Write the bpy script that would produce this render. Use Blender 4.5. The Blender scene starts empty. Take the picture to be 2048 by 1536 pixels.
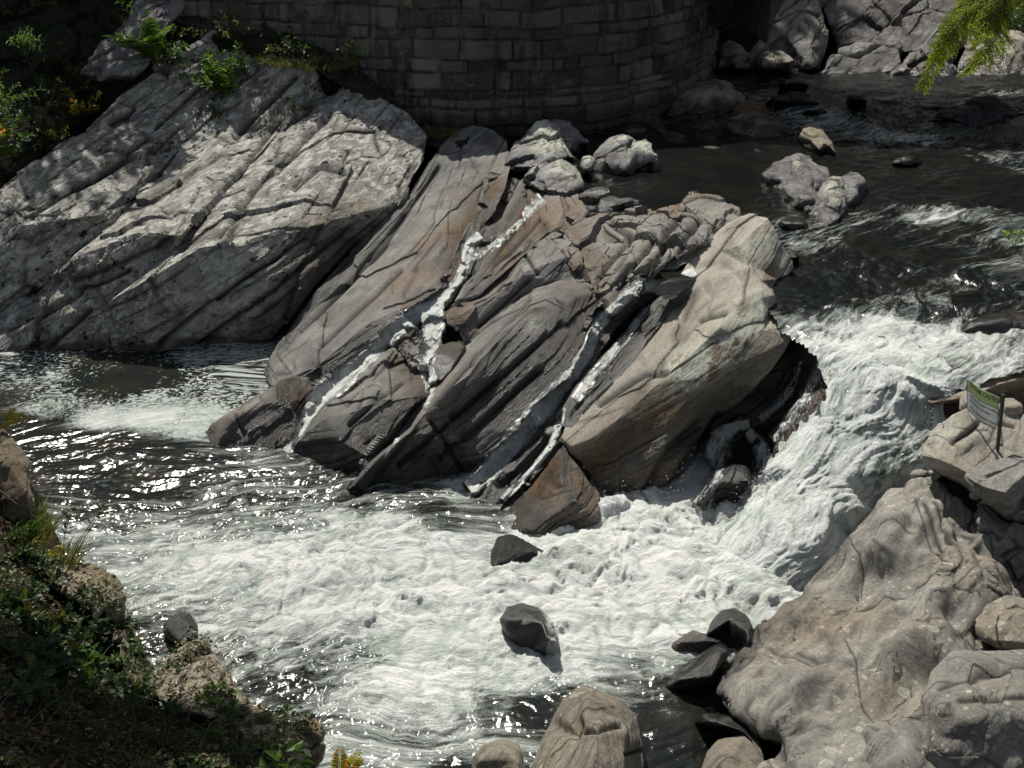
import bpy, math, random
import numpy as np
from mathutils import Vector, Matrix
from mathutils.geometry import delaunay_2d_cdt
from mathutils.bvhtree import BVHTree

scene = bpy.context.scene
col = scene.collection
RNG = np.random.RandomState(7)
random.seed(7)

# ------------------------------------------------------------------ survey
# Camera 8 m above the plunge pool. Points were surveyed as (column, row,
# distance) of the 2048 x 1536 photograph; a third value under 4 is a height
# in metres, otherwise it is the distance north of the camera.
FPX, PITCH, CAMZ = 2200.0, math.radians(26), 8.0
CP, SP = math.cos(PITCH), math.sin(PITCH)

def ray(px, py):
    u, v = px - 1024.0, 768.0 - py
    return np.array([u, FPX * CP + v * SP, -FPX * SP + v * CP])

def at(px, py, v):
    d = ray(px, py)
    t = (v - CAMZ) / d[2] if v < 4 else v / d[1]
    return np.array([0, 0, CAMZ]) + d * t

def to_px(P):
    q = P - np.array([0, 0, CAMZ])
    f = q[:, 1] * CP - q[:, 2] * SP
    up = q[:, 1] * SP + q[:, 2] * CP
    return np.stack([1024 + FPX * q[:, 0] / f, 768 - FPX * up / f], 1)

# ------------------------------------------------------------------ noise
_perm = np.random.RandomState(3).permutation(256)
_perm = np.concatenate([_perm, _perm, _perm])
_g = np.random.RandomState(5).normal(size=(256, 3))
_g /= np.linalg.norm(_g, axis=1)[:, None]

def perlin(P):
    P = np.asarray(P, dtype=np.float64)
    i = np.floor(P).astype(np.int64)
    f = P - i
    i &= 255
    w = f * f * f * (f * (f * 6 - 15) + 10)
    out = 0
    for dx in (0, 1):
        wx = w[:, 0] if dx else 1 - w[:, 0]
        a = _perm[(i[:, 0] + dx) & 255]
        for dy in (0, 1):
            wy = w[:, 1] if dy else 1 - w[:, 1]
            b = _perm[a + ((i[:, 1] + dy) & 255)]
            for dz in (0, 1):
                wz = w[:, 2] if dz else 1 - w[:, 2]
                g = _g[_perm[b + ((i[:, 2] + dz) & 255)]]
                d = g[:, 0] * (f[:, 0] - dx) + g[:, 1] * (f[:, 1] - dy) + g[:, 2] * (f[:, 2] - dz)
                out = out + wx * wy * wz * d
    return out * 1.5

def fbm(P, octv=4, gain=.5, lac=2.03, mode=None):
    s, a, n = 0, 1.0, 0
    for o in range(octv):
        v = perlin(P + o * 17.3)
        if mode == 'billow': v = np.abs(v) * 2 - .6
        if mode == 'ridge': v = 1 - 2 * np.abs(v) - .4
        s = s + a * v; n += a
        a *= gain; P = P * lac
    return s / n

def worley(P, seed=0):
    """nearest cell centre, its random values, and the distance gap to the second"""
    i = np.floor(P).astype(np.int64)
    n = len(P)
    b1 = np.full(n, 1e9); b2 = np.full(n, 1e9)
    bid = np.zeros(n, np.int64); bc = np.zeros((n, 3))
    tab = np.random.RandomState(11 + seed).rand(4096, 3)
    for dx in (-1, 0, 1):
        for dy in (-1, 0, 1):
            for dz in (-1, 0, 1):
                c = i + (dx, dy, dz)
                h = (c[:, 0] * 73856093 ^ c[:, 1] * 19349663 ^ c[:, 2] * 83492791) & 4095
                q = c + tab[h]
                d = ((P - q) ** 2).sum(1)
                m = d < b1
                b2 = np.where(m, b1, np.minimum(b2, d))
                b1 = np.where(m, d, b1)
                bid = np.where(m, h, bid)
                bc[m] = q[m]
    rnd = np.random.RandomState(99 + seed).rand(4096, 4)[bid]
    return bc, rnd, np.sqrt(b2) - np.sqrt(b1)

def sstep(a, b, x):
    t = np.clip((x - a) / (b - a), 0, 1)
    return t * t * (3 - 2 * t)

# ------------------------------------------------------------------ meshes
def split_long(V, T, L, flag=None, Lback=None):
    """split every edge longer than L at its middle, once; returns changed?"""
    E = np.concatenate([T[:, [0, 1]], T[:, [1, 2]], T[:, [2, 0]]])
    Es = np.sort(E, 1)
    key = Es[:, 0] * (len(V) + 1) + Es[:, 1]
    uk, inv = np.unique(key, return_inverse=True)
    a, b = uk // (len(V) + 1), uk % (len(V) + 1)
    ln = np.linalg.norm(V[a] - V[b], axis=1)
    lim = np.full(len(uk), L)
    if flag is not None:
        lim = np.where(flag[a] & flag[b], L, Lback)
    sp = ln > lim
    if not sp.any():
        return V, T, flag, False
    idx = np.full(len(uk), -1)
    idx[sp] = len(V) + np.arange(sp.sum())
    V2 = np.concatenate([V, (V[a[sp]] + V[b[sp]]) / 2])
    if flag is not None:
        flag = np.concatenate([flag, flag[a[sp]] & flag[b[sp]]])
    m = idx[inv].reshape(3, -1).T          # midpoints of edges 01 12 20
    out = []
    code = (m[:, 0] >= 0) * 1 + (m[:, 1] >= 0) * 2 + (m[:, 2] >= 0) * 4
    out.append(T[code == 0])
    for c in range(1, 8):
        s = code == c
        if not s.any(): continue
        t, k = T[s], m[s]
        A, B, C = t.T; ab, bc_, ca = k.T
        st = lambda *r: out.append(np.stack(r, 1))
        if c == 7: st(A, ab, ca); st(ab, B, bc_); st(ca, bc_, C); st(ab, bc_, ca)
        elif c == 1: st(A, ab, C); st(ab, B, C)
        elif c == 2: st(B, bc_, A); st(bc_, C, A)
        elif c == 4: st(C, ca, B); st(ca, A, B)
        elif c == 3: st(ab, B, bc_); st(A, ab, bc_); st(A, bc_, C)
        elif c == 6: st(bc_, C, ca); st(B, bc_, ca); st(B, ca, A)
        elif c == 5: st(ca, A, ab); st(C, ca, ab); st(C, ab, B)
    return V2, np.concatenate(out), flag, True

def refine(V, T, L, flag=None, Lback=None, most=14):
    for _ in range(most):
        V, T, flag, ch = split_long(V, T, L, flag, Lback)
        if not ch: break
    return V, T, flag

def vnormals(V, T):
    fn = np.cross(V[T[:, 1]] - V[T[:, 0]], V[T[:, 2]] - V[T[:, 0]])
    N = np.zeros_like(V)
    for k in range(3):
        for c in range(3):
            N[:, c] += np.bincount(T[:, k], fn[:, c], len(V))
    return N / (np.linalg.norm(N, axis=1)[:, None] + 1e-12)

def edges_of(T):
    E = np.sort(np.concatenate([T[:, [0, 1]], T[:, [1, 2]], T[:, [2, 0]]]), 1)
    return np.unique(E, axis=0)

def smooth(V, T, it, lam=.5, E=None):
    if it <= 0: return V
    E = edges_of(T) if E is None else E
    a, b = E.T
    deg = np.bincount(a, minlength=len(V)) + np.bincount(b, minlength=len(V))
    for _ in range(it):
        S = np.zeros_like(V)
        for c in range(V.shape[1]):
            S[:, c] = np.bincount(a, V[b, c], len(V)) + np.bincount(b, V[a, c], len(V))
        V = V + lam * (S / np.maximum(deg, 1)[:, None] - V)
    return V

def link(name, V, F, mat, parent=None, attrs=None, shade=True, angle=None):
    me = bpy.data.meshes.new(name)
    F = np.asarray(F, dtype=np.int32)
    nv, nf, k = len(V), len(F), F.shape[1]
    me.vertices.add(nv); me.loops.add(nf * k); me.polygons.add(nf)
    me.vertices.foreach_set('co', np.asarray(V, np.float32).ravel())
    me.loops.foreach_set('vertex_index', F.ravel())
    me.polygons.foreach_set('loop_start', np.arange(0, nf * k, k, dtype=np.int32))
    me.polygons.foreach_set('loop_total', np.full(nf, k, np.int32))
    me.polygons.foreach_set('use_smooth', np.full(nf, shade, bool))
    me.update(calc_edges=True)
    for an, val in (attrs or {}).items():
        val = np.asarray(val, np.float32)
        if val.ndim == 1:
            me.attributes.new(an, 'FLOAT', 'POINT').data.foreach_set('value', val)
        else:
            me.attributes.new(an, 'FLOAT_VECTOR', 'POINT').data.foreach_set('vector', val.ravel())
    if angle: me.set_sharp_from_angle(angle=math.radians(angle))
    me.materials.append(mat)
    o = bpy.data.objects.new(name, me)
    col.objects.link(o)
    if parent: o.parent = parent
    return o

def tag(o, label=None, cat=None, group=None, kind=None):
    if label: o['label'] = label
    if cat: o['category'] = cat
    if group: o['group'] = group
    if kind: o['kind'] = kind
    return o

def empty(name, loc, label, cat, group=None):
    o = bpy.data.objects.new(name, None)
    col.objects.link(o); o.location = loc
    return tag(o, label, cat, group)

# ------------------------------------------------------------------ node help
class NT:
    def __init__(s, name):
        s.m = bpy.data.materials.new(name); s.m.use_nodes = True
        s.t = s.m.node_tree; s.t.nodes.clear()
        s.out = s.t.nodes.new('ShaderNodeOutputMaterial')
    def n(s, ty, ins=None, **kw):
        nd = s.t.nodes.new(ty)
        for k, v in kw.items(): setattr(nd, k, v)
        for k, v in (ins or {}).items():
            sk = nd.inputs[k]
            if isinstance(v, bpy.types.NodeSocket): s.t.links.new(v, sk)
            else: sk.default_value = v
        return nd
    def noise(s, vec, scale, detail=4, rough=.55, dist=0, col=False):
        nd = s.n('ShaderNodeTexNoise', {'Vector': vec, 'Scale': scale, 'Detail': detail, 'Roughness': rough, 'Distortion': dist})
        return nd.outputs['Color' if col else 'Fac']
    def vor(s, vec, scale, feature='F1', out='Distance', rnd=1.0):
        nd = s.n('ShaderNodeTexVoronoi', {'Vector': vec, 'Scale': scale, 'Randomness': rnd}, feature=feature)
        return nd.outputs[out]
    def attr(s, name, out='Fac'):
        return s.n('ShaderNodeAttribute', attribute_name=name).outputs[out]
    def math(s, op, a, b=0.0, c=None, clamp=False):
        ins = {0: a, 1: b}
        if c is not None: ins[2] = c
        return s.n('ShaderNodeMath', ins, operation=op, use_clamp=clamp).outputs[0]
    def step(s, x, a, b, lo=0.0, hi=1.0):
        return s.n('ShaderNodeMapRange', {0: x, 1: a, 2: b, 3: lo, 4: hi}, interpolation_type='SMOOTHSTEP').outputs[0]
    def mix(s, f, a, b, blend='MIX'):
        nd = s.n('ShaderNodeMix', data_type='RGBA', blend_type=blend)
        for k, v in ((0, f), (6, a), (7, b)):
            if isinstance(v, bpy.types.NodeSocket): s.t.links.new(v, nd.inputs[k])
            else: nd.inputs[k].default_value = v if k == 0 else (tuple(v) + (1,))[:4]
        return nd.outputs[2]
    def scale(s, vec, xyz):
        return s.n('ShaderNodeVectorMath', {0: vec, 1: xyz}, operation='MULTIPLY').outputs[0]
    def bump(s, h, strength, dist, normal=None):
        ins = {'Height': h, 'Strength': strength, 'Distance': dist}
        if normal is not None: ins['Normal'] = normal
        return s.n('ShaderNodeBump', ins).outputs[0]
    def done(s, shader):
        s.t.links.new(shader, s.out.inputs[0]); return s.m

def rock_mat(name, ca, cb, pale=.3, palecol=(.42, .42, .38), dark=.2, spots=0.0, spotcol=(.50, .50, .41),
             moss=0.0, streak=.35, bumpd=.03, iso=False, rough=.85, warm=(.2, .13, .08)):
    t = NT(name)
    uv = t.attr('ruv', 'Vector')
    n1 = t.noise(uv, .9, 5, .6)
    n2 = t.noise(t.scale(uv, (.8, 5, 9) if not iso else (1.6, 2.2, 2.4)), 1.6, 8, .7)
    n3 = t.noise(uv, 26, 5, .7)
    n4 = t.noise(t.scale(uv, (.6, 1.0, 1.3)), 5.5, 8, .68, .6)
    c = t.mix(t.step(n1, .32, .68), ca, cb)
    c = t.mix(t.step(t.noise(uv, .55, 3, .5, .4), .5, .72), c, warm)
    c = t.mix(streak, c, t.n('ShaderNodeCombineColor', {0: t.math('MULTIPLY', n2, 2.0), 1: t.math('MULTIPLY', n2, 2.0), 2: t.math('MULTIPLY', n2, 2.0)}).outputs[0], 'MULTIPLY')
    pm = t.math('MULTIPLY', t.step(n4, .50, .56), t.step(t.noise(uv, 1.7, 3), .62 - .4 * pale, .78 - .4 * pale))
    pm = t.math('MULTIPLY', pm, min(1.0, pale * 1.6))
    c = t.mix(pm, c, palecol)
    dv = t.noise(t.scale(uv, (.55, 1.5, 1.6)), 7.0, 7, .72, .8)
    dm = t.math('MULTIPLY', t.step(dv, .57, .61), t.step(t.noise(uv, 1.1, 3), .58 - .4 * dark, .7 - .4 * dark))
    dm = t.math('MULTIPLY', dm, min(1.0, dark * 2.5))
    c = t.mix(dm, c, (.018, .018, .017))
    if spots:
        wv = t.n('ShaderNodeVectorMath', {0: uv, 1: t.n('ShaderNodeVectorMath', {0: t.noise(uv, 9, 4, .6, 0, True), 1: (.055, .055, .055)}, operation='MULTIPLY').outputs[0]}, operation='ADD').outputs[0]
        for sc, r in ((6.5, .30), (13, .27)):
            v1 = t.vor(wv, sc)
            rc = t.n('ShaderNodeSeparateColor', {0: t.vor(wv, sc, out='Color')}).outputs[0]
            rad = t.math('MULTIPLY', rc, r)
            sm = t.step(t.math('SUBTRACT', rad, v1), -.012, .02)
            ring = t.step(t.math('SUBTRACT', rad, v1), 0, .09, 1.0, .45)
            sm = t.math('MULTIPLY', t.math('MULTIPLY', sm, ring), t.step(t.noise(uv, .8, 3), .62 - .35 * spots, .72 - .35 * spots))
            c = t.mix(t.math('MULTIPLY', sm, .9), c, spotcol)
    if moss:
        mm = t.math('MULTIPLY', t.step(t.noise(uv, 3, 6, .7), .62 - .2 * moss, .72 - .2 * moss), moss)
        c = t.mix(mm, c, (.05, .065, .02))
    c = t.mix(t.attr('stain'), c, t.mix(t.step(n4, .35, .65), (.15, .088, .038), (.06, .038, .02)))
    c = t.mix(t.attr('lich'), c, t.mix(t.step(n4, .42, .48), c, (.50, .51, .42)))
    grain = t.step(n3, .25, .75, .72, 1.22)
    c = t.mix(1.0, c, t.n('ShaderNodeCombineColor', {0: grain, 1: grain, 2: grain}).outputs[0], 'MULTIPLY')
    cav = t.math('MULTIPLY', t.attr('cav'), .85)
    c = t.mix(cav, c, (.02, .019, .017))  # cavity shade painted into the colour: cracks and hollows darkened
    wet = t.math('MULTIPLY', t.attr('wet'), t.step(t.noise(uv, 2.2, 4), .2, .55, .55, 1.0), clamp=True)
    c = t.mix(wet, c, t.mix(1.0, c, (.20, .19, .18), 'MULTIPLY'))  # wet darkening; also serves as painted shade on the slabs' dark faces
    h = t.math('ADD', t.math('MULTIPLY', t.noise(t.scale(uv, (.8, 2.5, 4) if not iso else (1.6, 1.8, 2)), 9, 9, .75), 1.0), t.math('MULTIPLY', n3, .35))
    h = t.math('SUBTRACT', h, t.math('MULTIPLY', dm, .12))
    nb = t.bump(h, .9, bumpd)
    b = t.n('ShaderNodeBsdfPrincipled', {'Base Color': c, 'Normal': nb, 'Roughness': t.step(wet, .25, .8, rough, .2),
                                         'Specular IOR Level': t.step(wet, 0, 1, .25, .6)})
    return t.done(b.outputs[0])

M = {}
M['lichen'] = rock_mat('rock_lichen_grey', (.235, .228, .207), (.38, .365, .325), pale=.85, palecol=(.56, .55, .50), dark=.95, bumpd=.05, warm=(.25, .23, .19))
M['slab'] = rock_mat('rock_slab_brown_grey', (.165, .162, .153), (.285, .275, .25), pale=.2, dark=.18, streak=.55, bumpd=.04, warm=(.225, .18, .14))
M['tan'] = rock_mat('rock_tan_worn', (.32, .295, .25), (.41, .375, .315), pale=.25, palecol=(.46, .455, .39), dark=.16, streak=.4, bumpd=.03, warm=(.29, .24, .18))
M['spot'] = rock_mat('rock_tan_spotted', (.19, .18, .158), (.315, .297, .26), pale=.25, dark=.3, spots=.75, streak=.35, bumpd=.028, iso=True, warm=(.245, .21, .165))
M['jag'] = rock_mat('rock_jagged_pale', (.22, .21, .19), (.33, .31, .27), pale=.35, dark=.15, streak=.5, bumpd=.05)
M['dark'] = rock_mat('rock_dark_wet', iso=True, ca=(.012, .012, .0115), cb=(.030, .027, .023), pale=.05, dark=.1, streak=.4, bumpd=.02, rough=.55, warm=(.045, .034, .022))
M['grey'] = rock_mat('rock_shaded_grey', (.16, .155, .158), (.26, .25, .245), pale=.45, palecol=(.36, .37, .33), dark=.2, bumpd=.03, warm=(.17, .14, .13))
M['bank'] = rock_mat('rock_bank_mossy', (.30, .26, .19), (.36, .31, .23), pale=.2, dark=.35, moss=.35, bumpd=.04, warm=(.24, .17, .09))

M['brown'] = rock_mat('rock_brown_worn', (.15, .132, .105), (.245, .215, .17), pale=.15, dark=.25, spots=.3, streak=.35, bumpd=.025, iso=True, warm=(.2, .165, .12))
# bedding directions of the tilted strata
E1 = np.array([.50, .81, .30]); E1 /= np.linalg.norm(E1)
E3 = np.array([-.42, -.05, .90]); E3 -= E1 * (E3 @ E1); E3 /= np.linalg.norm(E3)
E2 = np.cross(E3, E1)
BASIS = np.stack([E1, E2, E3], 1)

LOWB = np.linalg.qr(np.array([[.62, .3, .2], [.72, -.6, .1], [.3, .1, .9]]))[0]
ROCKS = {}
BVH_V, BVH_T = [], []

def seg_dist(Q, pts):
    """pixel distance of Q to a polyline"""
    d = np.full(len(Q), 1e9)
    for (a, b) in zip(pts[:-1], pts[1:]):
        a, b = np.array(a[:2], float), np.array(b[:2], float)
        ab = b - a
        t = np.clip(((Q - a) @ ab) / (ab @ ab + 1e-9), 0, 1)
        d = np.minimum(d, np.linalg.norm(Q - a - t[:, None] * ab, axis=1))
    if len(pts) == 1:
        d = np.linalg.norm(Q - np.array(pts[0][:2], float), axis=1)
    return d

def front_patch(outline, lines):
    pts, seen = [], {}
    def add(p):
        k = (round(p[0], 1), round(p[1], 1))
        if k not in seen:
            seen[k] = len(pts); pts.append(p)
        return seen[k]
    ol = [add(p) for p in outline]
    ed = []
    for ln in lines:
        ix = [add(p) for p in ln]
        ed += [(a, b) for a, b in zip(ix[:-1], ix[1:]) if a != b]
    v2 = [Vector((p[0], -p[1])) for p in pts]
    ring = [(ol[i], ol[(i + 1) % len(ol)]) for i in range(len(ol))]
    vo, eo, fo, ov, _, _ = delaunay_2d_cdt(v2, ring + ed, [], 0, 1e-4)
    P3 = []
    src3 = np.array([at(*p) for p in pts]); src2 = np.array([(p[0], -p[1]) for p in pts], float)
    for k, v in enumerate(vo):
        if ov[k]: P3.append(src3[ov[k][0]])
        else:
            d = np.linalg.norm(src2 - np.array(v), axis=1); j = np.argsort(d)[:2]
            w = 1 / (d[j] + 1e-6); Y = (src3[j, 1] * w).sum() / w.sum()
            P3.append(at(v[0], -v[1], max(Y, 4.001)))
    # keep triangles inside the outline
    poly = np.array([(p[0], -p[1]) for p in outline], float)
    T = []
    for f in fo:
        c = np.mean([vo[i] for i in f], axis=0)
        if inside(poly, c[None])[0]: T.append(list(f))
    T = np.array([t for t in T if len(t) == 3])
    V = np.array(P3)
    # face the camera
    a, b, c = V[T[:, 0]], V[T[:, 1]], V[T[:, 2]]
    n = np.cross(b - a, c - a); toc = np.array([0, 0, CAMZ]) - a
    fl = (n * toc).sum(1) < 0
    T[fl] = T[fl][:, ::-1]
    used = np.unique(T); rm = np.full(len(V), -1); rm[used] = np.arange(len(used))
    return V[used], rm[T]

def inside(poly, Q):
    x, y = Q[:, 0], Q[:, 1]
    r = np.zeros(len(Q), bool)
    j = len(poly) - 1
    for i in range(len(poly)):
        xi, yi = poly[i]; xj, yj = poly[j]
        if yi != yj:
            r ^= ((yi > y) != (yj > y)) & (x < (xj - xi) * (y - yi) / (yj - yi) + xi)
        j = i
    return r

def boundary(T):
    E = np.concatenate([T[:, [0, 1]], T[:, [1, 2]], T[:, [2, 0]]])
    s = {(a, b) for a, b in E.tolist()}
    return [(a, b) for a, b in s if (b, a) not in s]

def close_back(V, T, back, drop=.25, shrink=.25):
    be = boundary(T)
    bv = sorted({i for e in be for i in e})
    mp = {i: len(V) + k for k, i in enumerate(bv)}
    P = V[bv]
    d = P - np.array([0, 0, CAMZ]); d /= np.linalg.norm(d, axis=1)[:, None]
    c = P.mean(0)
    B = P + d * back + (c - P) * shrink * np.array([1, .4, .4]) + np.array([0, 0, -drop * back])
    V2 = np.concatenate([V, B, B.mean(0)[None]])
    ce = len(V2) - 1
    Tn = []
    for a, b in be:
        Tn += [(b, a, mp[a]), (b, mp[a], mp[b]), (mp[b], mp[a], ce)]
    flag = np.zeros(len(V2), bool); flag[:len(V)] = True
    return V2, np.concatenate([T, np.array(Tn)]), flag

def rock(name, label, outline, lines=(), mat='slab', back=.9, L=.045, sm=3, low=(.05, 1.3), blk=.05, cell=(1.1, .45, .22),
         crack=.6, fine=.010, strata=None, lay=.10, strokes=(), paint=(), wl=None, wetw=.25, cat='rock', group=None, seed=None, tilt=.5, parent=None, pre=0, wetbase=0):
    seed = (len(ROCKS) * 13 + 1) if seed is None else seed
    if mat in ('slab', 'lichen', 'jag', 'tan') and pre == 0 and strata is None and name not in ('boulder', 'cobble', 'rock'): strata = .03 if mat != 'tan' else .012
    if strata is None: strata = 0
    V, T = front_patch(outline, [list(l) for l in lines])
    V, T, fl = close_back(V, T, back)
    if pre:
        V, T, fl = refine(V, T, L * 6, fl, L * 12); V = smooth(V, T, pre)
    V, T, fl = refine(V, T, L * 1.9, fl, L * 5)
    V = smooth(V, T, sm)
    V, T, fl = refine(V, T, L, fl, L * 5)
    N = vnormals(V, T)
    off = np.array([seed * 3.71, seed * 1.37, seed * 2.11])
    R = V @ BASIS
    d = low[0] * (fbm(V / low[1] + off, 3) if pre == 0 else fbm(V @ LOWB / low[1] * np.array([.55, 1.25, 1.0]) + off, 3, .42) * 2.2)
    cav = np.zeros(len(V))
    if blk > 0:
        W = R + .03 * np.stack([perlin(V * 3 + off), perlin(V * 3 + off + 9), perlin(V * 3 + off + 21)], 1)
        for k, (am, sc) in enumerate(((1.0, 1.0), (.22, .42))):
            S = W / (np.array(cell) * sc) + off + k * 5
            bc, rn, gap = worley(S, seed + k)
            u = S - bc
            d = d + blk * am * ((rn[:, 0] - .5) * 1.5 + tilt * ((rn[:, 1] - .5) * u[:, 0] + (rn[:, 2] - .5) * u[:, 1] + (rn[:, 3] - .5) * u[:, 2]))
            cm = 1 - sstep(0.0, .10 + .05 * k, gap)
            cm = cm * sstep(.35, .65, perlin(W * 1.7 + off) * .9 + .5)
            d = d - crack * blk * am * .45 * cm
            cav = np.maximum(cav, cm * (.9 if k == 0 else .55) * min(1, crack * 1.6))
    if strata:
        for lt, am in ((lay * 2.6, 1.0), (lay, .6)):
            x = R[:, 2] / lt + .22 * perlin(V * .45 + off) + .035 * perlin(V * 2.6 + off) + seed * 3.3
            k_ = np.floor(x).astype(int); f_ = x - k_
            hv = np.random.RandomState(5 + seed).rand(4096)
            t_ = sstep(.86, 1.0, f_)
            brk = sstep(-.25, .25, perlin(R * np.array([.9, 1.6, 1.6]) + off + 77 * lt))
            v_ = hv[k_ & 4095] * (1 - t_) + hv[(k_ + 1) & 4095] * t_
            d = d + strata * am * (v_ - .5) * 2 * (.4 + .6 * brk)
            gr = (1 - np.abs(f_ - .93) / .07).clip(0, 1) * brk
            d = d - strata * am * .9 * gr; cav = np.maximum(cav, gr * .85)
    d = d + fine * fbm(R * np.array([4, 9, 14]) + off, 4, .6)
    Q = to_px(V)
    for (pts, w, dep) in strokes:
        sd = seg_dist(Q, pts)
        g = np.exp(-(sd / w) ** 2)
        d = d + dep * g
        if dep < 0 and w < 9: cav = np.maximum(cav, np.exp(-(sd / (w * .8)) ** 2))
    d = np.where(fl, d, d * .6)
    V = V + N * d[:, None]
    at_ = {'wet': np.full(len(V), float(wetbase)), 'stain': np.zeros(len(V)), 'lich': np.zeros(len(V))}
    if wl is not None:
        wn = wetw * (1 + .6 * perlin(V * 2.5 + off))
        at_['wet'] = np.maximum(at_['wet'], 1 - sstep(.45, 1.1, (V[:, 2] - wl) / np.maximum(wn, .02)))
    for (ch, pts, w, val) in paint:
        g = np.clip(val * 1.25 * np.exp(-(seg_dist(Q, pts) / w) ** 2) , 0, 1)
        at_[ch] = np.maximum(at_[ch], g)
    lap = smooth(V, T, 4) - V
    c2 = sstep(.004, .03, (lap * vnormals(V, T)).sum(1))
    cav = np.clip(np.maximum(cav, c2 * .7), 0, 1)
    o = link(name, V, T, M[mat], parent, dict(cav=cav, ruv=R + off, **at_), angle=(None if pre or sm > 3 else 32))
    if parent is None: tag(o, label, cat, group)
    BVH_V.append(V); BVH_T.append(T)
    ROCKS[label] = o
    return o
# ------------------------------------------------------------------ bedrock slabs, left
G1 = [(-170, 700, 18.0), (0, 638, 18.4), (95, 552, 18.9), (215, 447, 20.2), (320, 350, 22.4), (420, 215, 25.1), (440, 112, 26.2)]
G2 = [(230, 702, 17.75), (218, 606, 17.9), (350, 502, 18.7), (435, 402, 20.8), (475, 358, 21.8), (590, 250, 24.3), (660, 192, 25.4)]
rock('rock_outcrop', 'pale lichened slab at the uppermost left edge of the big tilted outcrop',
     [(-170, 470, 19.2), (0, 375, 20.0), (60, 330, 21.0), (130, 275, 22.0), (170, 258, 22.4), (250, 180, 24.0), (310, 140, 25.0), (390, 95, 25.9), (430, 63, 26.4)] + G1[::-1],
     [[(-170, 570, 18.4), (0, 492, 18.8), (45, 452, 19.2), (95, 445, 19.4), (200, 430, 20.0), (300, 343, 22.1), (325, 335, 22.5)],
      [(60, 400, 20.3), (170, 340, 21.3), (300, 230, 23.9), (400, 130, 25.7)]],
     mat='lichen', back=2.5, L=.045, blk=.12, cell=(2.4, 1.2, .9), low=(.04, 2.0), fine=.016, sm=0, tilt=1.0, crack=.5, strata=.05, lay=.26,
     strokes=[([(200, 300), (250, 270)], 10, -.12), ([(60, 420), (200, 350), (300, 280)], 6, -.1), ([(230, 240), (262, 225)], 8, -.15), ([(310, 260), (420, 160)], 5, -.08)])
rock('rock_outcrop', 'speckled middle slab of the big tilted outcrop running up to the leafy bush',
     G1[:-1] + [(440, 108, 26.0), (500, 100, 26.2), (560, 118, 25.8), (632, 127, 25.6)] + [(p[0] + 4, p[1] + 2, p[2]) for p in G2[::-1]] + [(200, 704, -.1), (100, 712, -.1), (0, 716, -.1), (-170, 735, -.1)],
     [[(-170, 690, 17.9), (0, 628, 18.15), (70, 570, 18.25), (135, 520, 18.35), (230, 482, 18.5), (282, 466, 18.6), (362, 470, 18.6), (437, 398, 20.5), (560, 262, 24.2)],
      [(280, 470, 18.6), (345, 440, 19.4), (420, 340, 21.9)], [(0, 660, 18.0), (200, 610, 17.95), (218, 606, 17.9)], [(330, 400, 20.9), (440, 250, 24.5)]],
     mat='lichen', back=2.5, L=.045, blk=.11, cell=(2.5, 1.2, .9), low=(.04, 2.0), fine=.016, sm=0, tilt=1.0, crack=.5, strata=.05, lay=.26, wl=0, wetw=.16,
     strokes=[([(140, 565), (340, 482)], 8, -.1), ([(20, 660), (150, 585), (260, 540)], 6, -.14), ([(100, 690), (180, 620)], 6, -.12), ([(390, 440), (560, 240)], 5, -.1), ([(470, 270), (590, 150)], 7, -.14)])
rock('rock_outcrop', 'largest grey slab of the tilted outcrop, brown broken face above the calm pool',
     G2 + [(700, 165, 25.4), (760, 195, 25.2), (820, 230, 24.9), (857, 275, 24.2), (850, 312, 23.2), (802, 400, 21.1), (770, 432, 20.5), (700, 492, 19.7), (620, 572, 18.6), (562, 652, 17.9), (527, 694, -.08), (480, 694, -.1), (400, 698, -.1), (300, 710, -.1), (250, 708, -.1)],
     [[(222, 602, 17.8), (312, 550, 17.9), (400, 495, 18.3), (480, 487, 18.5), (580, 462, 19.0), (690, 436, 19.8), (772, 415, 20.6), (800, 396, 21.1)],
      [(400, 498, 18.3), (520, 400, 20.5), (640, 300, 22.6), (680, 215, 24.7)], [(560, 462, 18.9), (650, 350, 21.3), (760, 270, 23.8)], [(300, 640, 17.75), (420, 600, 17.9), (560, 540, 18.4), (690, 470, 19.7)]],
     mat='lichen', back=2.5, L=.045, blk=.09, cell=(2.8, 1.3, 1.0), low=(.04, 2.0), crack=.5, fine=.016, sm=0, tilt=.7, strata=.06, lay=.26, wl=0, wetw=.2,
     strokes=[([(320, 690), (480, 560), (620, 470)], 6, -.14), ([(400, 690), (560, 570), (700, 455)], 6, -.14), ([(440, 470), (560, 330), (660, 225)], 5, -.1), ([(590, 380), (640, 340), (690, 350)], 7, -.1), ([(650, 330), (690, 300)], 9, .07)],
     paint=[('wet', [(480, 680), (640, 540)], 22, .5), ('stain', [(540, 640), (690, 480)], 50, .55), ('stain', [(640, 440), (720, 420)], 40, .4), ('lich', [(380, 650), (450, 560)], 70, .5), ('wet', [(540, 690), (600, 590), (720, 480), (800, 410)], 16, .9)])
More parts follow.
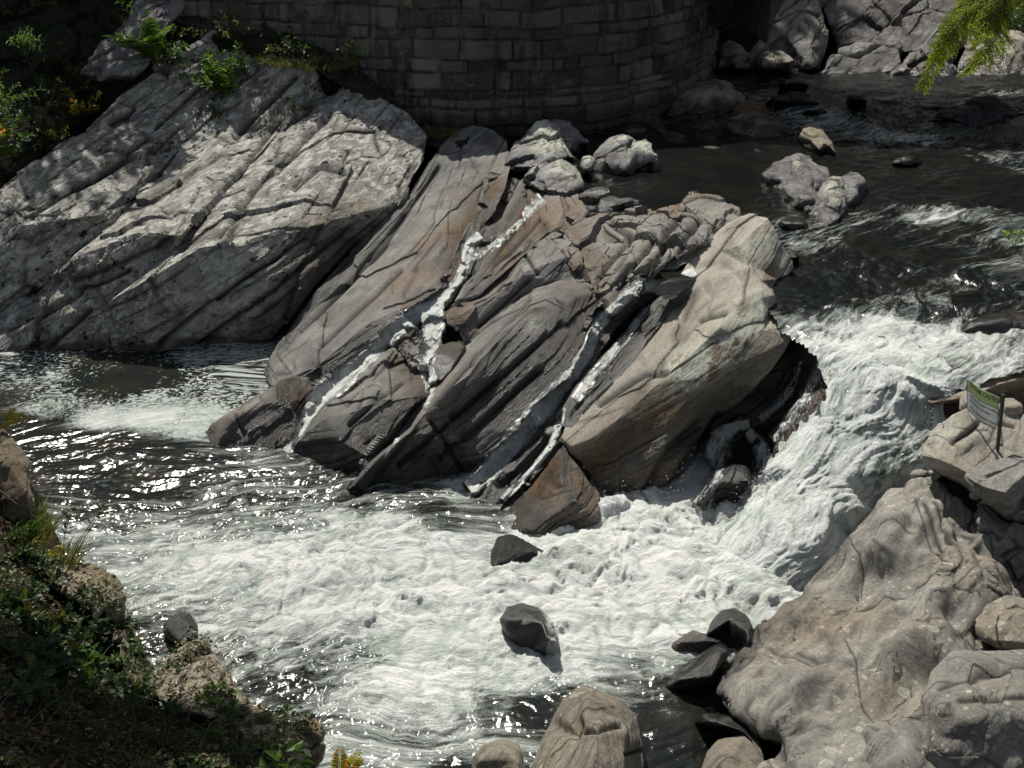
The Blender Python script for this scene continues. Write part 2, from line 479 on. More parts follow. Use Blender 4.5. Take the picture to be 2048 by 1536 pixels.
# ------------------------------------------------------------------ slabs across the dam
rock('rock_slab', 'long smooth grey slab between the big outcrop and the first small cascade',
     [(520, 775, -.15), (535, 720, 17.0), (552, 690, 17.5), (572, 664, 17.8), (632, 582, 18.5), (690, 515, 19.5), (770, 436, 20.5), (822, 382, 21.6), (858, 322, 23.0), (880, 293, 23.9), (905, 265, 24.6), (945, 248, 25.0), (985, 258, 24.6), (1012, 280, 24.0), (1022, 330, 22.5),
      (1008, 385, 21.0), (985, 430, 20.3), (950, 470, 19.3), (932, 505, 18.5), (926, 560, 17.6), (896, 602, 16.9), (842, 622, 16.7), (800, 640, 16.5), (795, 655, 16.4), (760, 672, 16.3), (730, 706, 16.1), (690, 740, 15.9), (640, 768, 15.8), (567, 772, 15.8)],
     [[(1012, 280, 24.0), (985, 350, 22.2), (960, 400, 20.9), (930, 440, 20.0), (905, 520, 18.1), (880, 588, 17.1), (838, 606, 16.8), (798, 618, 16.7), (746, 640, 16.55), (670, 698, 16.2), (629, 737, 16.0), (590, 752, 15.95)],
      [(560, 700, 17.3), (700, 560, 18.7), (820, 420, 20.8), (930, 290, 24.1)], [(610, 700, 16.7), (760, 560, 18.3), (860, 430, 20.4)]],
     mat='slab', back=1.8, L=.03, blk=.03, cell=(3.4, 1.4, 1.0), low=(.015, 1.5), sm=0, crack=.4, wl=0, wetw=.2,
     strokes=[([(600, 660), (760, 500), (880, 330)], 5, -.10), ([(640, 690), (800, 540)], 5, -.05), ([(900, 430), (880, 520)], 14, .05), ([(740, 520), (770, 490)], 7, -.06)],
     paint=[('stain', [(985, 380), (925, 470), (915, 560)], 32, .7), ('stain', [(890, 600), (820, 620)], 20, .5), ('wet', [(1000, 400), (930, 500), (915, 590)], 20, .8), ('wet', [(740, 690), (640, 745)], 22, .9), ('wet', [(850, 330), (700, 520), (570, 680)], 16, .8)])
rock('rock_toe', 'rounded brown boulder with orange stained wet side below the smooth grey slab',
     [(392, 872, -.1), (430, 838, 14.7), (490, 800, 15.0), (538, 773, 15.3), (567, 752, 15.7), (600, 746, 15.85), (626, 748, 15.8), (632, 775, 15.3), (612, 800, 15.1), (596, 826, 14.85), (602, 848, 14.55), (585, 880, 14.3), (562, 912, -.12), (500, 912, -.1), (440, 912, -.1), (400, 896, -.1)],
     [[(567, 760, 15.5), (545, 782, 15.0), (515, 808, 14.75), (472, 828, 14.55), (440, 868, 14.35), (430, 896, 14.2)], [(545, 782, 15.0), (570, 800, 14.75), (594, 828, 14.6)]],
     mat='slab', back=1.2, L=.035, blk=.02, low=(.05, .8), sm=5, wl=0, wetw=.2, strokes=[([(470, 830), (490, 870)], 5, -.03)],
     paint=[('wet', [(480, 885), (560, 850)], 38, .9), ('stain', [(580, 775), (600, 800)], 32, 1), ('wet', [(590, 760), (560, 800), (600, 830)], 22, .8)])  # first wet stroke also paints shade onto the side turned from the sun
rock('rock_slab', 'dark brown wedge of rock between the two lower rivulets, pointed toward the pool',
     [(566, 910, -.1), (590, 878, 14.3), (623, 843, 14.6), (682, 784, 15.15), (743, 723, 15.7), (787, 697, 15.9), (812, 712, 15.7), (852, 750, 14.95), (858, 782, 14.6), (846, 797, 14.35), (831, 810, 14.2), (790, 860, 13.9), (743, 918, 13.55), (708, 962, -.12), (661, 952, -.1), (614, 930, -.1)],
     [[(590, 884, 14.2), (655, 836, 14.15), (700, 828, 14.15), (760, 800, 14.3), (846, 790, 14.3)], [(700, 828, 14.15), (740, 760, 15.0), (787, 705, 15.7)], [(655, 836, 14.15), (680, 880, 13.7)]],
     mat='slab', back=1.3, L=.026, blk=.04, cell=(1.6, 1.0, .8), sm=0, crack=.4, low=(.015, .7), wl=0, wetw=.3,
     strokes=[([(700, 850), (800, 760)], 5, -.05), ([(735, 740), (770, 770)], 10, -.05)],
     paint=[('wet', [(640, 890), (760, 880), (830, 810)], 55, .85), ('stain', [(800, 720), (850, 770)], 24, .5), ('wet', [(600, 900), (720, 900)], 50, .7)])  # broad wet strokes also blacken the shaded right face in the colour
rock('rock', 'small dark rock wedged between the two cascade pools above the wedge of rock',
     [(850, 745, 15.1), (858, 715, 15.5), (880, 690, 15.75), (905, 680, 15.8), (930, 686, 15.7), (928, 705, 15.3), (905, 740, 14.9), (885, 762, 14.7), (862, 765, 14.75)],
     [[(858, 718, 15.3), (885, 698, 15.5), (925, 692, 15.5)]], mat='dark', back=.8, L=.03, blk=.03, wl=.9, wetw=.2, paint=[('stain', [(900, 672)], 18, .6)])
rock('rock', 'jumble of small brown rubble perched on top of the dark wedge beside the falling water',
     [(788, 690, 15.95), (800, 668, 16.2), (815, 648, 16.4), (836, 655, 16.2), (842, 690, 15.7), (835, 715, 15.4), (848, 735, 15.1), (825, 735, 15.1), (808, 712, 15.5)],
     [[(805, 685, 15.8), (822, 672, 15.9), (838, 690, 15.6)]], mat='slab', back=.6, L=.03, blk=.10, cell=(.25, .2, .15), sm=0, paint=[('stain', [(825, 660)], 22, .6), ('wet', [(820, 650)], 22, .8)])
rock('rock_slab', 'reddish tilted slab left of the jagged ridge, below the two lichen topped knobs',
     [(915, 606, 16.7), (930, 575, 17.2), (958, 543, 17.8), (985, 500, 18.5), (1000, 465, 19.1), (1015, 420, 20.0), (1036, 372, 21.1), (1070, 318, 22.6), (1120, 330, 22.1), (1152, 380, 20.7), (1175, 425, 19.2), (1140, 462, 18.6), (1105, 482, 18.0), (1050, 508, 17.7), (1000, 552, 17.1), (960, 590, 16.7)],
     [[(935, 580, 17.0), (1000, 508, 18.0), (1060, 430, 19.4), (1110, 350, 21.5)], [(970, 560, 17.2), (1060, 480, 18.3), (1130, 410, 19.7)]],
     mat='slab', back=1.5, L=.03, blk=.03, cell=(3.0, 1.2, .9), sm=0, crack=.4, low=(.015, 1.2),
     strokes=[([(950, 565), (1040, 450), (1080, 390)], 5, -.07), ([(990, 545), (1080, 440)], 5, -.05)],
     paint=[('stain', [(990, 530), (1040, 440), (1085, 340)], 26, .75), ('wet', [(935, 570), (1000, 470), (1060, 370)], 15, .7), ('stain', [(1030, 520), (1090, 450)], 12, .5)])
rock('rock_slab', 'blocky pinkish grey slab with a dark under face beside the middle cascade',
     [(884, 622, 16.7), (918, 592, 17.0), (1000, 528, 17.6), (1040, 498, 17.9), (1090, 475, 18.1), (1138, 505, 17.5), (1175, 540, 17.1), (1178, 566, 16.7), (1119, 574, 16.9), (1072, 592, 16.8), (1037, 610, 16.6), (1000, 648, 16.2), (945, 690, 15.7), (928, 684, 15.75), (916, 660, 16.0), (892, 650, 16.2)],
     [[(888, 632, 16.4), (925, 630, 16.1), (975, 600, 16.5), (1010, 575, 16.8), (1042, 550, 16.95), (1085, 532, 17.1), (1135, 512, 17.35)], [(940, 600, 16.8), (1040, 530, 17.4)], [(1135, 512, 17.35), (1090, 560, 16.9)]],
     mat='slab', back=1.2, L=.028, blk=.05, cell=(1.2, .8, .6), crack=.4, sm=0, low=(.015, .8), strokes=[([(960, 650), (1060, 560)], 5, -.05), ([(1050, 510), (1075, 550)], 4, -.05)],
     paint=[('stain', [(900, 620), (990, 560)], 22, .5)])
rock('rock_slab', 'long slab with a bright cream coloured knob on top and a tall dark striped face',
     [(690, 985, -.12), (715, 950, 13.2), (737, 925, 13.4), (785, 885, 13.7), (817, 855, 14.0), (849, 795, 14.5), (890, 738, 15.2), (935, 685, 15.8), (985, 640, 16.3), (1037, 598, 16.8), (1072, 578, 17.0), (1119, 560, 17.1), (1170, 562, 16.8), (1200, 578, 16.3), (1202, 600, 16.0), (1188, 640, 15.5), (1175, 690, 15.0), (1140, 755, 14.4), (1070, 812, 14.0), (1035, 860, 13.7), (975, 915, 13.4), (950, 958, -.1), (880, 970, -.12), (830, 975, -.12), (760, 978, -.12)],
     [[(705, 972, 12.95), (760, 915, 13.25), (817, 866, 13.55), (848, 828, 13.75), (890, 784, 13.75), (937, 750, 14.1), (958, 722, 14.3), (1017, 659, 15.0), (1060, 620, 15.4), (1087, 614, 15.5), (1119, 622, 15.4), (1140, 606, 15.7), (1166, 592, 16.0), (1198, 590, 16.1)],
      [(1060, 600, 16.3), (1110, 588, 16.3), (1160, 575, 16.6)], [(860, 810, 14.0), (960, 690, 15.2), (1050, 615, 16.1)], [(848, 828, 13.75), (900, 860, 13.55)], [(890, 870, 13.5), (1000, 760, 14.2), (1100, 690, 14.75), (1180, 640, 15.5)]],
     mat='slab', back=1.2, L=.026, blk=.025, cell=(3.4, 1.4, 1.0), sm=0, crack=.4, low=(.012, 1.2), wl=0, wetw=.25, tilt=.4,
     strokes=[([(800, 930), (960, 790), (1120, 650)], 6, -.09), ([(740, 975), (830, 860)], 6, -.06), ([(880, 920), (1080, 740)], 6, -.08), ([(860, 840), (900, 900), (930, 950)], 5, -.07), ([(850, 820), (960, 700), (1060, 600)], 5, -.05), ([(1080, 596), (1130, 592)], 22, .05)],
     paint=[('wet', [(760, 965), (880, 900), (1040, 760), (1140, 660)], 62, .95), ('lich', [(1072, 645)], 16, .9), ('stain', [(1165, 620), (1140, 700)], 30, .6), ('stain', [(850, 950), (880, 930)], 30, .6), ('wet', [(960, 940), (1080, 790), (1170, 660)], 24, .8), ('wet', [(760, 965), (940, 955)], 24, .6)])  # first wet stroke paints the tall face's shade as well as damp
rock('rock_ridge', 'jagged ridge of thin upright pale layers damming the still dark pool',
     [(1125, 462, 18.7), (1165, 440, 18.9), (1200, 430, 19.0), (1230, 436, 18.8), (1290, 428, 18.8), (1330, 418, 18.8), (1370, 412, 18.7), (1405, 432, 18.2), (1448, 446, 17.7), (1425, 482, 17.1), (1395, 520, 16.6), (1350, 538, 16.4), (1295, 556, 16.1), (1272, 592, 15.7), (1228, 622, 15.4), (1196, 602, 15.9), (1168, 556, 16.7), (1130, 515, 17.4), (1092, 482, 18.0)],
     [[(1150, 480, 18.2), (1210, 455, 18.3), (1300, 450, 18.1), (1390, 438, 18.0)], [(1180, 530, 17.0), (1260, 478, 17.4), (1340, 468, 17.3), (1410, 460, 17.3)], [(1205, 575, 16.1), (1270, 520, 16.6), (1350, 505, 16.5), (1400, 490, 16.7)]],
     mat='jag', back=1.0, L=.024, blk=.11, cell=(.8, .6, .16), sm=0, low=(.04, .8), tilt=1.1, fine=.006, crack=.3, strata=.07, lay=.13,
     paint=[('wet', [(1290, 575), (1235, 620)], 22, .8), ('stain', [(1150, 470), (1200, 540)], 26, .4)],
     strokes=[([(1300, 565), (1340, 530), (1400, 500)], 10, -.2), ([(1190, 560), (1260, 470)], 6, -.12), ([(1240, 570), (1310, 470)], 6, -.12), ([(1290, 540), (1360, 450)], 6, -.12), ([(1345, 520), (1400, 450)], 6, -.12)])
rock('rock_slab', 'thin layered slabs with wet silvery sheen beside the biggest block',
     [(1126, 812, 14.0), (1150, 769, 14.3), (1197, 714, 14.9), (1245, 665, 15.3), (1295, 612, 15.8), (1334, 577, 16.1), (1358, 573, 15.9), (1352, 604, 15.5), (1314, 665, 14.9), (1240, 757, 14.15), (1178, 812, 13.8), (1145, 855, 13.5), (1124, 852, 13.6)],
     [[(1140, 815, 13.9), (1230, 715, 14.7), (1320, 615, 15.6)], [(1160, 800, 13.95), (1260, 690, 14.85)]],
     mat='slab', back=.9, L=.025, blk=.05, cell=(1.2, .35, .2), sm=0, low=(.02, .8), strokes=[([(1140, 830), (1320, 610)], 4, -.06), ([(1170, 760), (1300, 620)], 4, -.05)],
     paint=[('wet', [(1140, 830), (1330, 600)], 30, .7)])
rock('rock_slab', 'low wet black slabs at the bottom end of the right rivulet',
     [(938, 1000, -.08), (960, 972, 13.0), (994, 940, 13.3), (1040, 905, 13.6), (1076, 878, 13.7), (1095, 858, 13.8), (1122, 850, 13.8), (1132, 882, 13.5), (1098, 925, 13.2), (1050, 975, 12.8), (1020, 1004, 12.6), (980, 1062, -.1), (955, 1030, -.1)],
     [[(955, 995, 12.9), (1020, 935, 13.2), (1095, 865, 13.7)], [(1000, 1005, 12.65), (1060, 935, 13.1), (1110, 880, 13.5)]],
     mat='dark', back=.9, L=.03, blk=.06, cell=(1.0, .3, .15), sm=1, strokes=[([(1000, 965), (1090, 885)], 9, -.16), ([(980, 1030), (1090, 920)], 5, -.06)], wetbase=.75)
rock('rock_toe', 'ochre brown worn rock nose with a thin trickle down its crest, under the biggest block',
     [(972, 1072, -.08), (985, 1045, 12.3), (1030, 995, 12.7), (1060, 965, 12.9), (1119, 897, 13.3), (1130, 885, 13.35), (1142, 912, 13.1), (1168, 940, 12.85), (1200, 992, 12.45), (1198, 1060, -.12), (1130, 1070, -.1), (1072, 1075, -.1), (1020, 1082, -.1)],
     [[(1130, 892, 13.25), (1128, 930, 12.9), (1126, 963, 12.55), (1146, 978, 12.4), (1144, 1000, 12.25), (1090, 1050, 12.05), (1080, 1070, 11.95)], [(1126, 963, 12.55), (1090, 1000, 12.4), (1050, 1060, 12.0)], [(1144, 1000, 12.25), (1170, 1010, 12.25), (1195, 1040, 12.1)]],
     mat='slab', back=.9, L=.028, blk=.012, sm=3, low=(.03, .6), wl=0, wetw=.2,
     paint=[('stain', [(1010, 1050), (1110, 930)], 40, .8), ('stain', [(1160, 950), (1180, 1000)], 24, .5), ('wet', [(1128, 900), (1128, 965), (1145, 1000)], 12, .9), ('wet', [(1120, 1050)], 40, .7)])
rock('rock_block', 'biggest block of the dam, smooth sunlit tan top and brown overhanging face with pale lichen',
     [(1124, 874, 13.4), (1132, 853, 13.6), (1173, 806, 13.9), (1236, 750, 14.3), (1310, 660, 15.05), (1337, 607, 15.6), (1353, 563, 16.05), (1385, 510, 16.7), (1420, 474, 17.1), (1450, 450, 17.3), (1478, 434, 17.3), (1500, 427, 17.2), (1535, 432, 16.9), (1553, 460, 16.6), (1563, 482, 16.5), (1584, 510, 16.4), (1589, 535, 16.3), (1577, 550, 16.1), (1560, 555, 15.9), (1548, 575, 15.6), (1558, 612, 15.0), (1583, 640, 14.5), (1588, 672, 14.2), (1570, 704, 14.05), (1545, 740, 13.95), (1480, 805, 13.8), (1425, 838, 13.65), (1395, 890, 13.3), (1365, 940, 13.0), (1320, 992, -.1), (1240, 996, -.1), (1200, 982, 12.9), (1165, 930, 13.1), (1138, 908, 13.2)],
     [[(1128, 880, 13.3), (1142, 893, 13.15), (1180, 878, 13.1), (1240, 835, 13.3), (1310, 770, 13.55), (1350, 733, 13.75), (1390, 700, 13.9), (1440, 655, 14.1), (1470, 632, 14.35), (1520, 600, 14.7), (1546, 592, 14.85)],
      [(1537, 436, 16.8), (1505, 462, 16.4), (1476, 490, 16.1), (1490, 530, 15.7), (1520, 562, 15.25), (1546, 592, 14.85)],
      [(1160, 850, 13.5), (1260, 750, 14.1), (1350, 650, 14.9), (1400, 570, 15.75), (1440, 500, 16.6)], [(1440, 655, 14.1), (1470, 670, 14.05), (1530, 660, 14.2), (1583, 645, 14.4)], [(1330, 900, 13.0), (1420, 790, 13.55), (1540, 700, 13.95)], [(1250, 940, 12.95), (1330, 850, 13.2), (1420, 750, 13.6)]],
     mat='tan', back=1.0, L=.026, blk=.025, cell=(2.4, 1.4, 1.1), crack=.4, sm=1, low=(.025, 1.2), tilt=.3, wl=0, wetw=.35,
     strokes=[([(1390, 535), (1440, 525), (1470, 550)], 9, -.05), ([(1420, 560), (1500, 540)], 10, .04), ([(1400, 640), (1450, 628)], 6, -.05), ([(1200, 810), (1290, 750), (1330, 745)], 6, -.05), ([(1480, 610), (1520, 590)], 12, .05), ([(1330, 985), (1375, 920), (1440, 830)], 6, -.07), ([(1290, 985), (1340, 900), (1400, 850)], 8, -.07), ([(1530, 480), (1545, 530)], 14, .07)],
     paint=[('wet', [(1230, 950), (1380, 870), (1480, 790)], 52, .75), ('stain', [(1190, 930), (1290, 850), (1400, 770), (1500, 690)], 58, .7), ('stain', [(1400, 860), (1350, 960)], 40, .6), ('lich', [(1370, 745), (1440, 700), (1490, 650)], 42, 1), ('lich', [(1530, 620), (1490, 660)], 32, .9), ('lich', [(1500, 500), (1550, 480)], 26, .6), ('wet', [(1200, 960), (1330, 960), (1400, 860)], 45, .7), ('stain', [(1540, 540), (1550, 600)], 16, .5)])  # first wet stroke also deepens the overhang's shade in the colour
rock('rock', 'black wet knob at the lip of the waterfall with a dark cave under it',
     [(1470, 800, 14.25), (1540, 735, 14.35), (1575, 700, 14.4), (1588, 672, 14.5), (1590, 640, 14.8), (1602, 618, 15.0), (1625, 611, 15.0), (1650, 621, 14.8), (1670, 640, 14.4), (1690, 668, 13.9), (1684, 694, 13.6), (1690, 720, 13.4), (1660, 770, 13.3), (1620, 850, 13.1), (1570, 910, 13.0), (1540, 960, 12.9), (1440, 970, 13.2), (1410, 900, 13.7), (1420, 842, 13.95)],
     [[(1590, 662, 14.4), (1630, 650, 14.3), (1655, 680, 13.8), (1684, 690, 13.6)], [(1560, 760, 14.3), (1640, 720, 13.9)], [(1480, 880, 14.0), (1570, 830, 13.9), (1620, 780, 13.7)]],
     mat='dark', back=.9, L=.04, blk=.03, sm=3, strokes=[([(1660, 640), (1655, 665)], 9, -.09)], wetbase=.6)
rock('rock', 'narrow black rock rib poking out on the left edge of the main waterfall',
     [(1540, 925, 12.75), (1543, 892, 12.9), (1565, 850, 13.0), (1600, 808, 13.1), (1640, 772, 13.15), (1660, 762, 13.1), (1676, 778, 12.9), (1668, 805, 12.75), (1622, 856, 12.6), (1588, 888, 12.55), (1565, 912, 12.55), (1552, 940, 12.5)],
     [[(1552, 920, 12.55), (1590, 855, 12.75), (1650, 785, 12.85)]], mat='dark', back=.7, L=.03, blk=.05, cell=(.4, .2, .15), sm=1, paint=[('stain', [(1560, 890), (1650, 780)], 10, .4)], wetbase=.5)
rock('rock', 'dark rounded rock standing in the white water at the foot of the side fall',
     [(1392, 1010, 12.35), (1418, 965, 12.8), (1440, 936, 13.0), (1470, 922, 13.05), (1496, 930, 12.9), (1514, 962, 12.6), (1510, 1005, 12.3), (1480, 1024, -.1), (1430, 1030, -.1)],
     [[(1425, 970, 12.6), (1470, 938, 12.75), (1500, 965, 12.45)]], mat='dark', back=.6, L=.03, blk=.03, sm=3, wetbase=.6)

# wet rock floors of the channels between the slabs
def channel(label, path, w):
    L_, R_ = [], []
    for i, p in enumerate(path):
        a = path[max(0, i - 1)]; b = path[min(len(path) - 1, i + 1)]
        d = np.array([b[0] - a[0], b[1] - a[1]], float); d /= np.linalg.norm(d); n_ = np.array([-d[1], d[0]])
        L_.append((p[0] + n_[0] * w, p[1] + n_[1] * w, p[2] + .03)); R_.append((p[0] - n_[0] * w, p[1] - n_[1] * w, p[2] + .03))
    mid = [(p[0], p[1], p[2] + .10) for p in path[1:-1]]
    rock('channel_rock', label, L_ + R_[::-1], [mid], mat='slab', back=.5, L=.03, blk=.07, cell=(.5, .4, .3), sm=1, low=(.04, .5), wetbase=.8, strata=.03)
channel('wet stepped rock floor of the left cascade between the slabs', [(1012, 350, 22.1), (985, 440, 20.2), (945, 500, 18.6), (926, 560, 17.6), (897, 600, 17.0), (845, 634, 16.6), (780, 688, 16.3), (720, 738, 16.0), (655, 788, 15.5), (612, 850, 14.8), (572, 908, 14.2)], 34)
channel('wet rock floor of the short cascade splitting off beside the rubble', [(862, 606, 16.9), (870, 650, 16.35), (857, 700, 15.8), (850, 740, 15.3), (862, 780, 14.85), (845, 815, 14.45), (800, 870, 14.0), (738, 945, 13.45)], 26)
channel('wet rock floor of the right rivulet beside the long striped slab', [(1400, 535, 16.75), (1335, 566, 16.3), (1290, 576, 16.05), (1250, 596, 15.9), (1208, 636, 15.55), (1182, 682, 15.15), (1152, 746, 14.7), (1107, 797, 14.3), (1062, 852, 13.95), (1002, 922, 13.5), (942, 990, 13.0)], 30)
# ------------------------------------------------------------------ right bank
rock('rock_ledge', 'flat pinkish rock ledge beside the lip of the falls, undercut and black beneath',
     [(1852, 800, 12.3), (1880, 775, 12.7), (1920, 748, 13.0), (1985, 716, 13.35), (2048, 688, 13.6), (2240, 620, 14.4), (2240, 790, 12.8), (2240, 860, 12.7), (2048, 850, 12.75), (1960, 842, 12.7), (1890, 836, 12.55), (1868, 822, 12.4)],
     [[(1862, 806, 12.2), (1920, 796, 12.15), (1960, 785, 12.25), (2000, 768, 12.35), (2048, 756, 12.45), (2240, 720, 12.9)], [(1890, 812, 12.6), (1960, 802, 12.75), (2048, 785, 12.9), (2240, 750, 13.2)]],
     mat='tan', back=.8, L=.03, blk=.02, sm=1, low=(.03, 1), strata=.01, paint=[('stain', [(1870, 790), (1930, 745), (2040, 690)], 12, .6), ('wet', [(1860, 790), (1930, 740)], 18, .7), ('wet', [(1880, 825), (2048, 820)], 26, .9)])
rock('boulder', 'small rounded brown boulder tucked under the ledge behind the sign',
     [(1995, 812, 11.8), (2005, 796, 11.95), (2025, 793, 12.0), (2046, 806, 11.9), (2047, 828, 11.7), (2030, 836, 11.65), (2005, 832, 11.65)],
     [[(2010, 812, 11.7), (2038, 812, 11.7)]], mat='tan', back=.4, L=.025, blk=.01, sm=4, low=(.03, .4))
rock('boulder', 'small upright brown stone at the far edge of the sign boulder',
     [(1916, 826, 11.8), (1918, 795, 11.95), (1930, 783, 12.0), (1952, 782, 12.0), (1962, 800, 11.9), (1960, 828, 11.75)],
     [[(1925, 810, 11.8), (1950, 806, 11.8)]], mat='tan', back=.3, L=.025, blk=.01, sm=3, low=(.02, .3))
rock('boulder', 'flat topped pale boulder carrying the caution sign',
     [(1842, 918, 11.25), (1850, 888, 11.4), (1880, 848, 11.55), (1905, 828, 11.65), (1935, 816, 11.7), (1962, 822, 11.65), (1990, 820, 11.7), (2048, 826, 11.7), (2240, 840, 11.7), (2240, 960, 10.8), (2048, 935, 10.7), (1990, 950, 10.6), (1950, 990, 10.6), (1920, 962, 10.8), (1880, 945, 11.0)],
     [[(1848, 912, 11.15), (1875, 918, 11.0), (1905, 930, 10.85), (1938, 948, 10.7), (1990, 925, 10.9), (2048, 905, 11.05), (2240, 890, 11.2)], [(1870, 875, 11.35), (1920, 860, 11.38), (1955, 850, 11.45), (2048, 860, 11.4)], [(1915, 870, 11.25), (1945, 895, 11.15)]],
     mat='tan', back=.6, L=.02, blk=.03, cell=(.7, .5, .4), crack=.3, sm=1, strata=.015, low=(.03, .7), strokes=[([(1905, 885), (1935, 868), (1955, 850)], 6, -.06), ([(1925, 900), (1950, 880)], 12, .03), ([(2000, 845), (2030, 850)], 5, -.03)],
     paint=[('lich', [(1870, 880), (1900, 850)], 26, .4)])
rock('boulder', 'grey boulder with a black shaded front just below the sign boulder',
     [(1932, 950, 10.55), (1960, 935, 10.7), (1990, 924, 10.8), (2048, 903, 10.9), (2240, 850, 11.1), (2240, 1060, 10.2), (2048, 1045, 10.25), (2012, 1038, 10.25), (1985, 1018, 10.3), (1952, 985, 10.4)],
     [[(1938, 955, 10.45), (1962, 972, 10.25), (2010, 985, 10.1), (2030, 965, 10.15), (2060, 940, 10.3), (2240, 930, 10.3)]],
     mat='slab', back=.6, L=.022, blk=.03, sm=1, low=(.03, .6), cell=(.5, .4, .3), strokes=[([(1990, 960), (2040, 930)], 8, .03)])
rock('boulder', 'rough grey boulder filling the gap right of the big fluted rock',
     [(1945, 1030, 10.6), (1962, 1005, 10.7), (1985, 1010, 10.6), (2012, 1034, 10.4), (2048, 1048, 10.3), (2240, 1060, 10.2), (2240, 1300, 9.4), (2060, 1230, 9.6), (2000, 1180, 9.8), (1965, 1110, 10.1), (1950, 1070, 10.4)],
     [[(1958, 1045, 10.35), (2000, 1070, 10.1), (2048, 1098, 9.95), (2240, 1120, 9.9)], [(1985, 1110, 10.0), (2060, 1160, 9.8)]],
     mat='slab', back=.6, L=.022, blk=.06, cell=(.4, .3, .2), sm=1, low=(.04, .6))
for (x, y, Y, r, lab) in ((1952, 990, 10.65, 13, 'small pale cobble lodged above the rough grey boulder'), (1975, 1003, 10.6, 11, 'tiny oval pebble beside the pale cobble'), (1840, 950, 11.35, 18, 'flat brown cobble at the top of the fluted rock')):
    rock('cobble', lab, [(x + r * math.cos(a) * 1.3, y + r * math.sin(a) * .8, Y + .05) for a in np.linspace(0, 6.28, 9)[:-1]], [[(x - r * .4, y, Y - .06), (x + r * .4, y, Y - .06)]], mat='tan', back=.12, L=.02, blk=0, sm=3, low=(.01, .3), fine=.004)
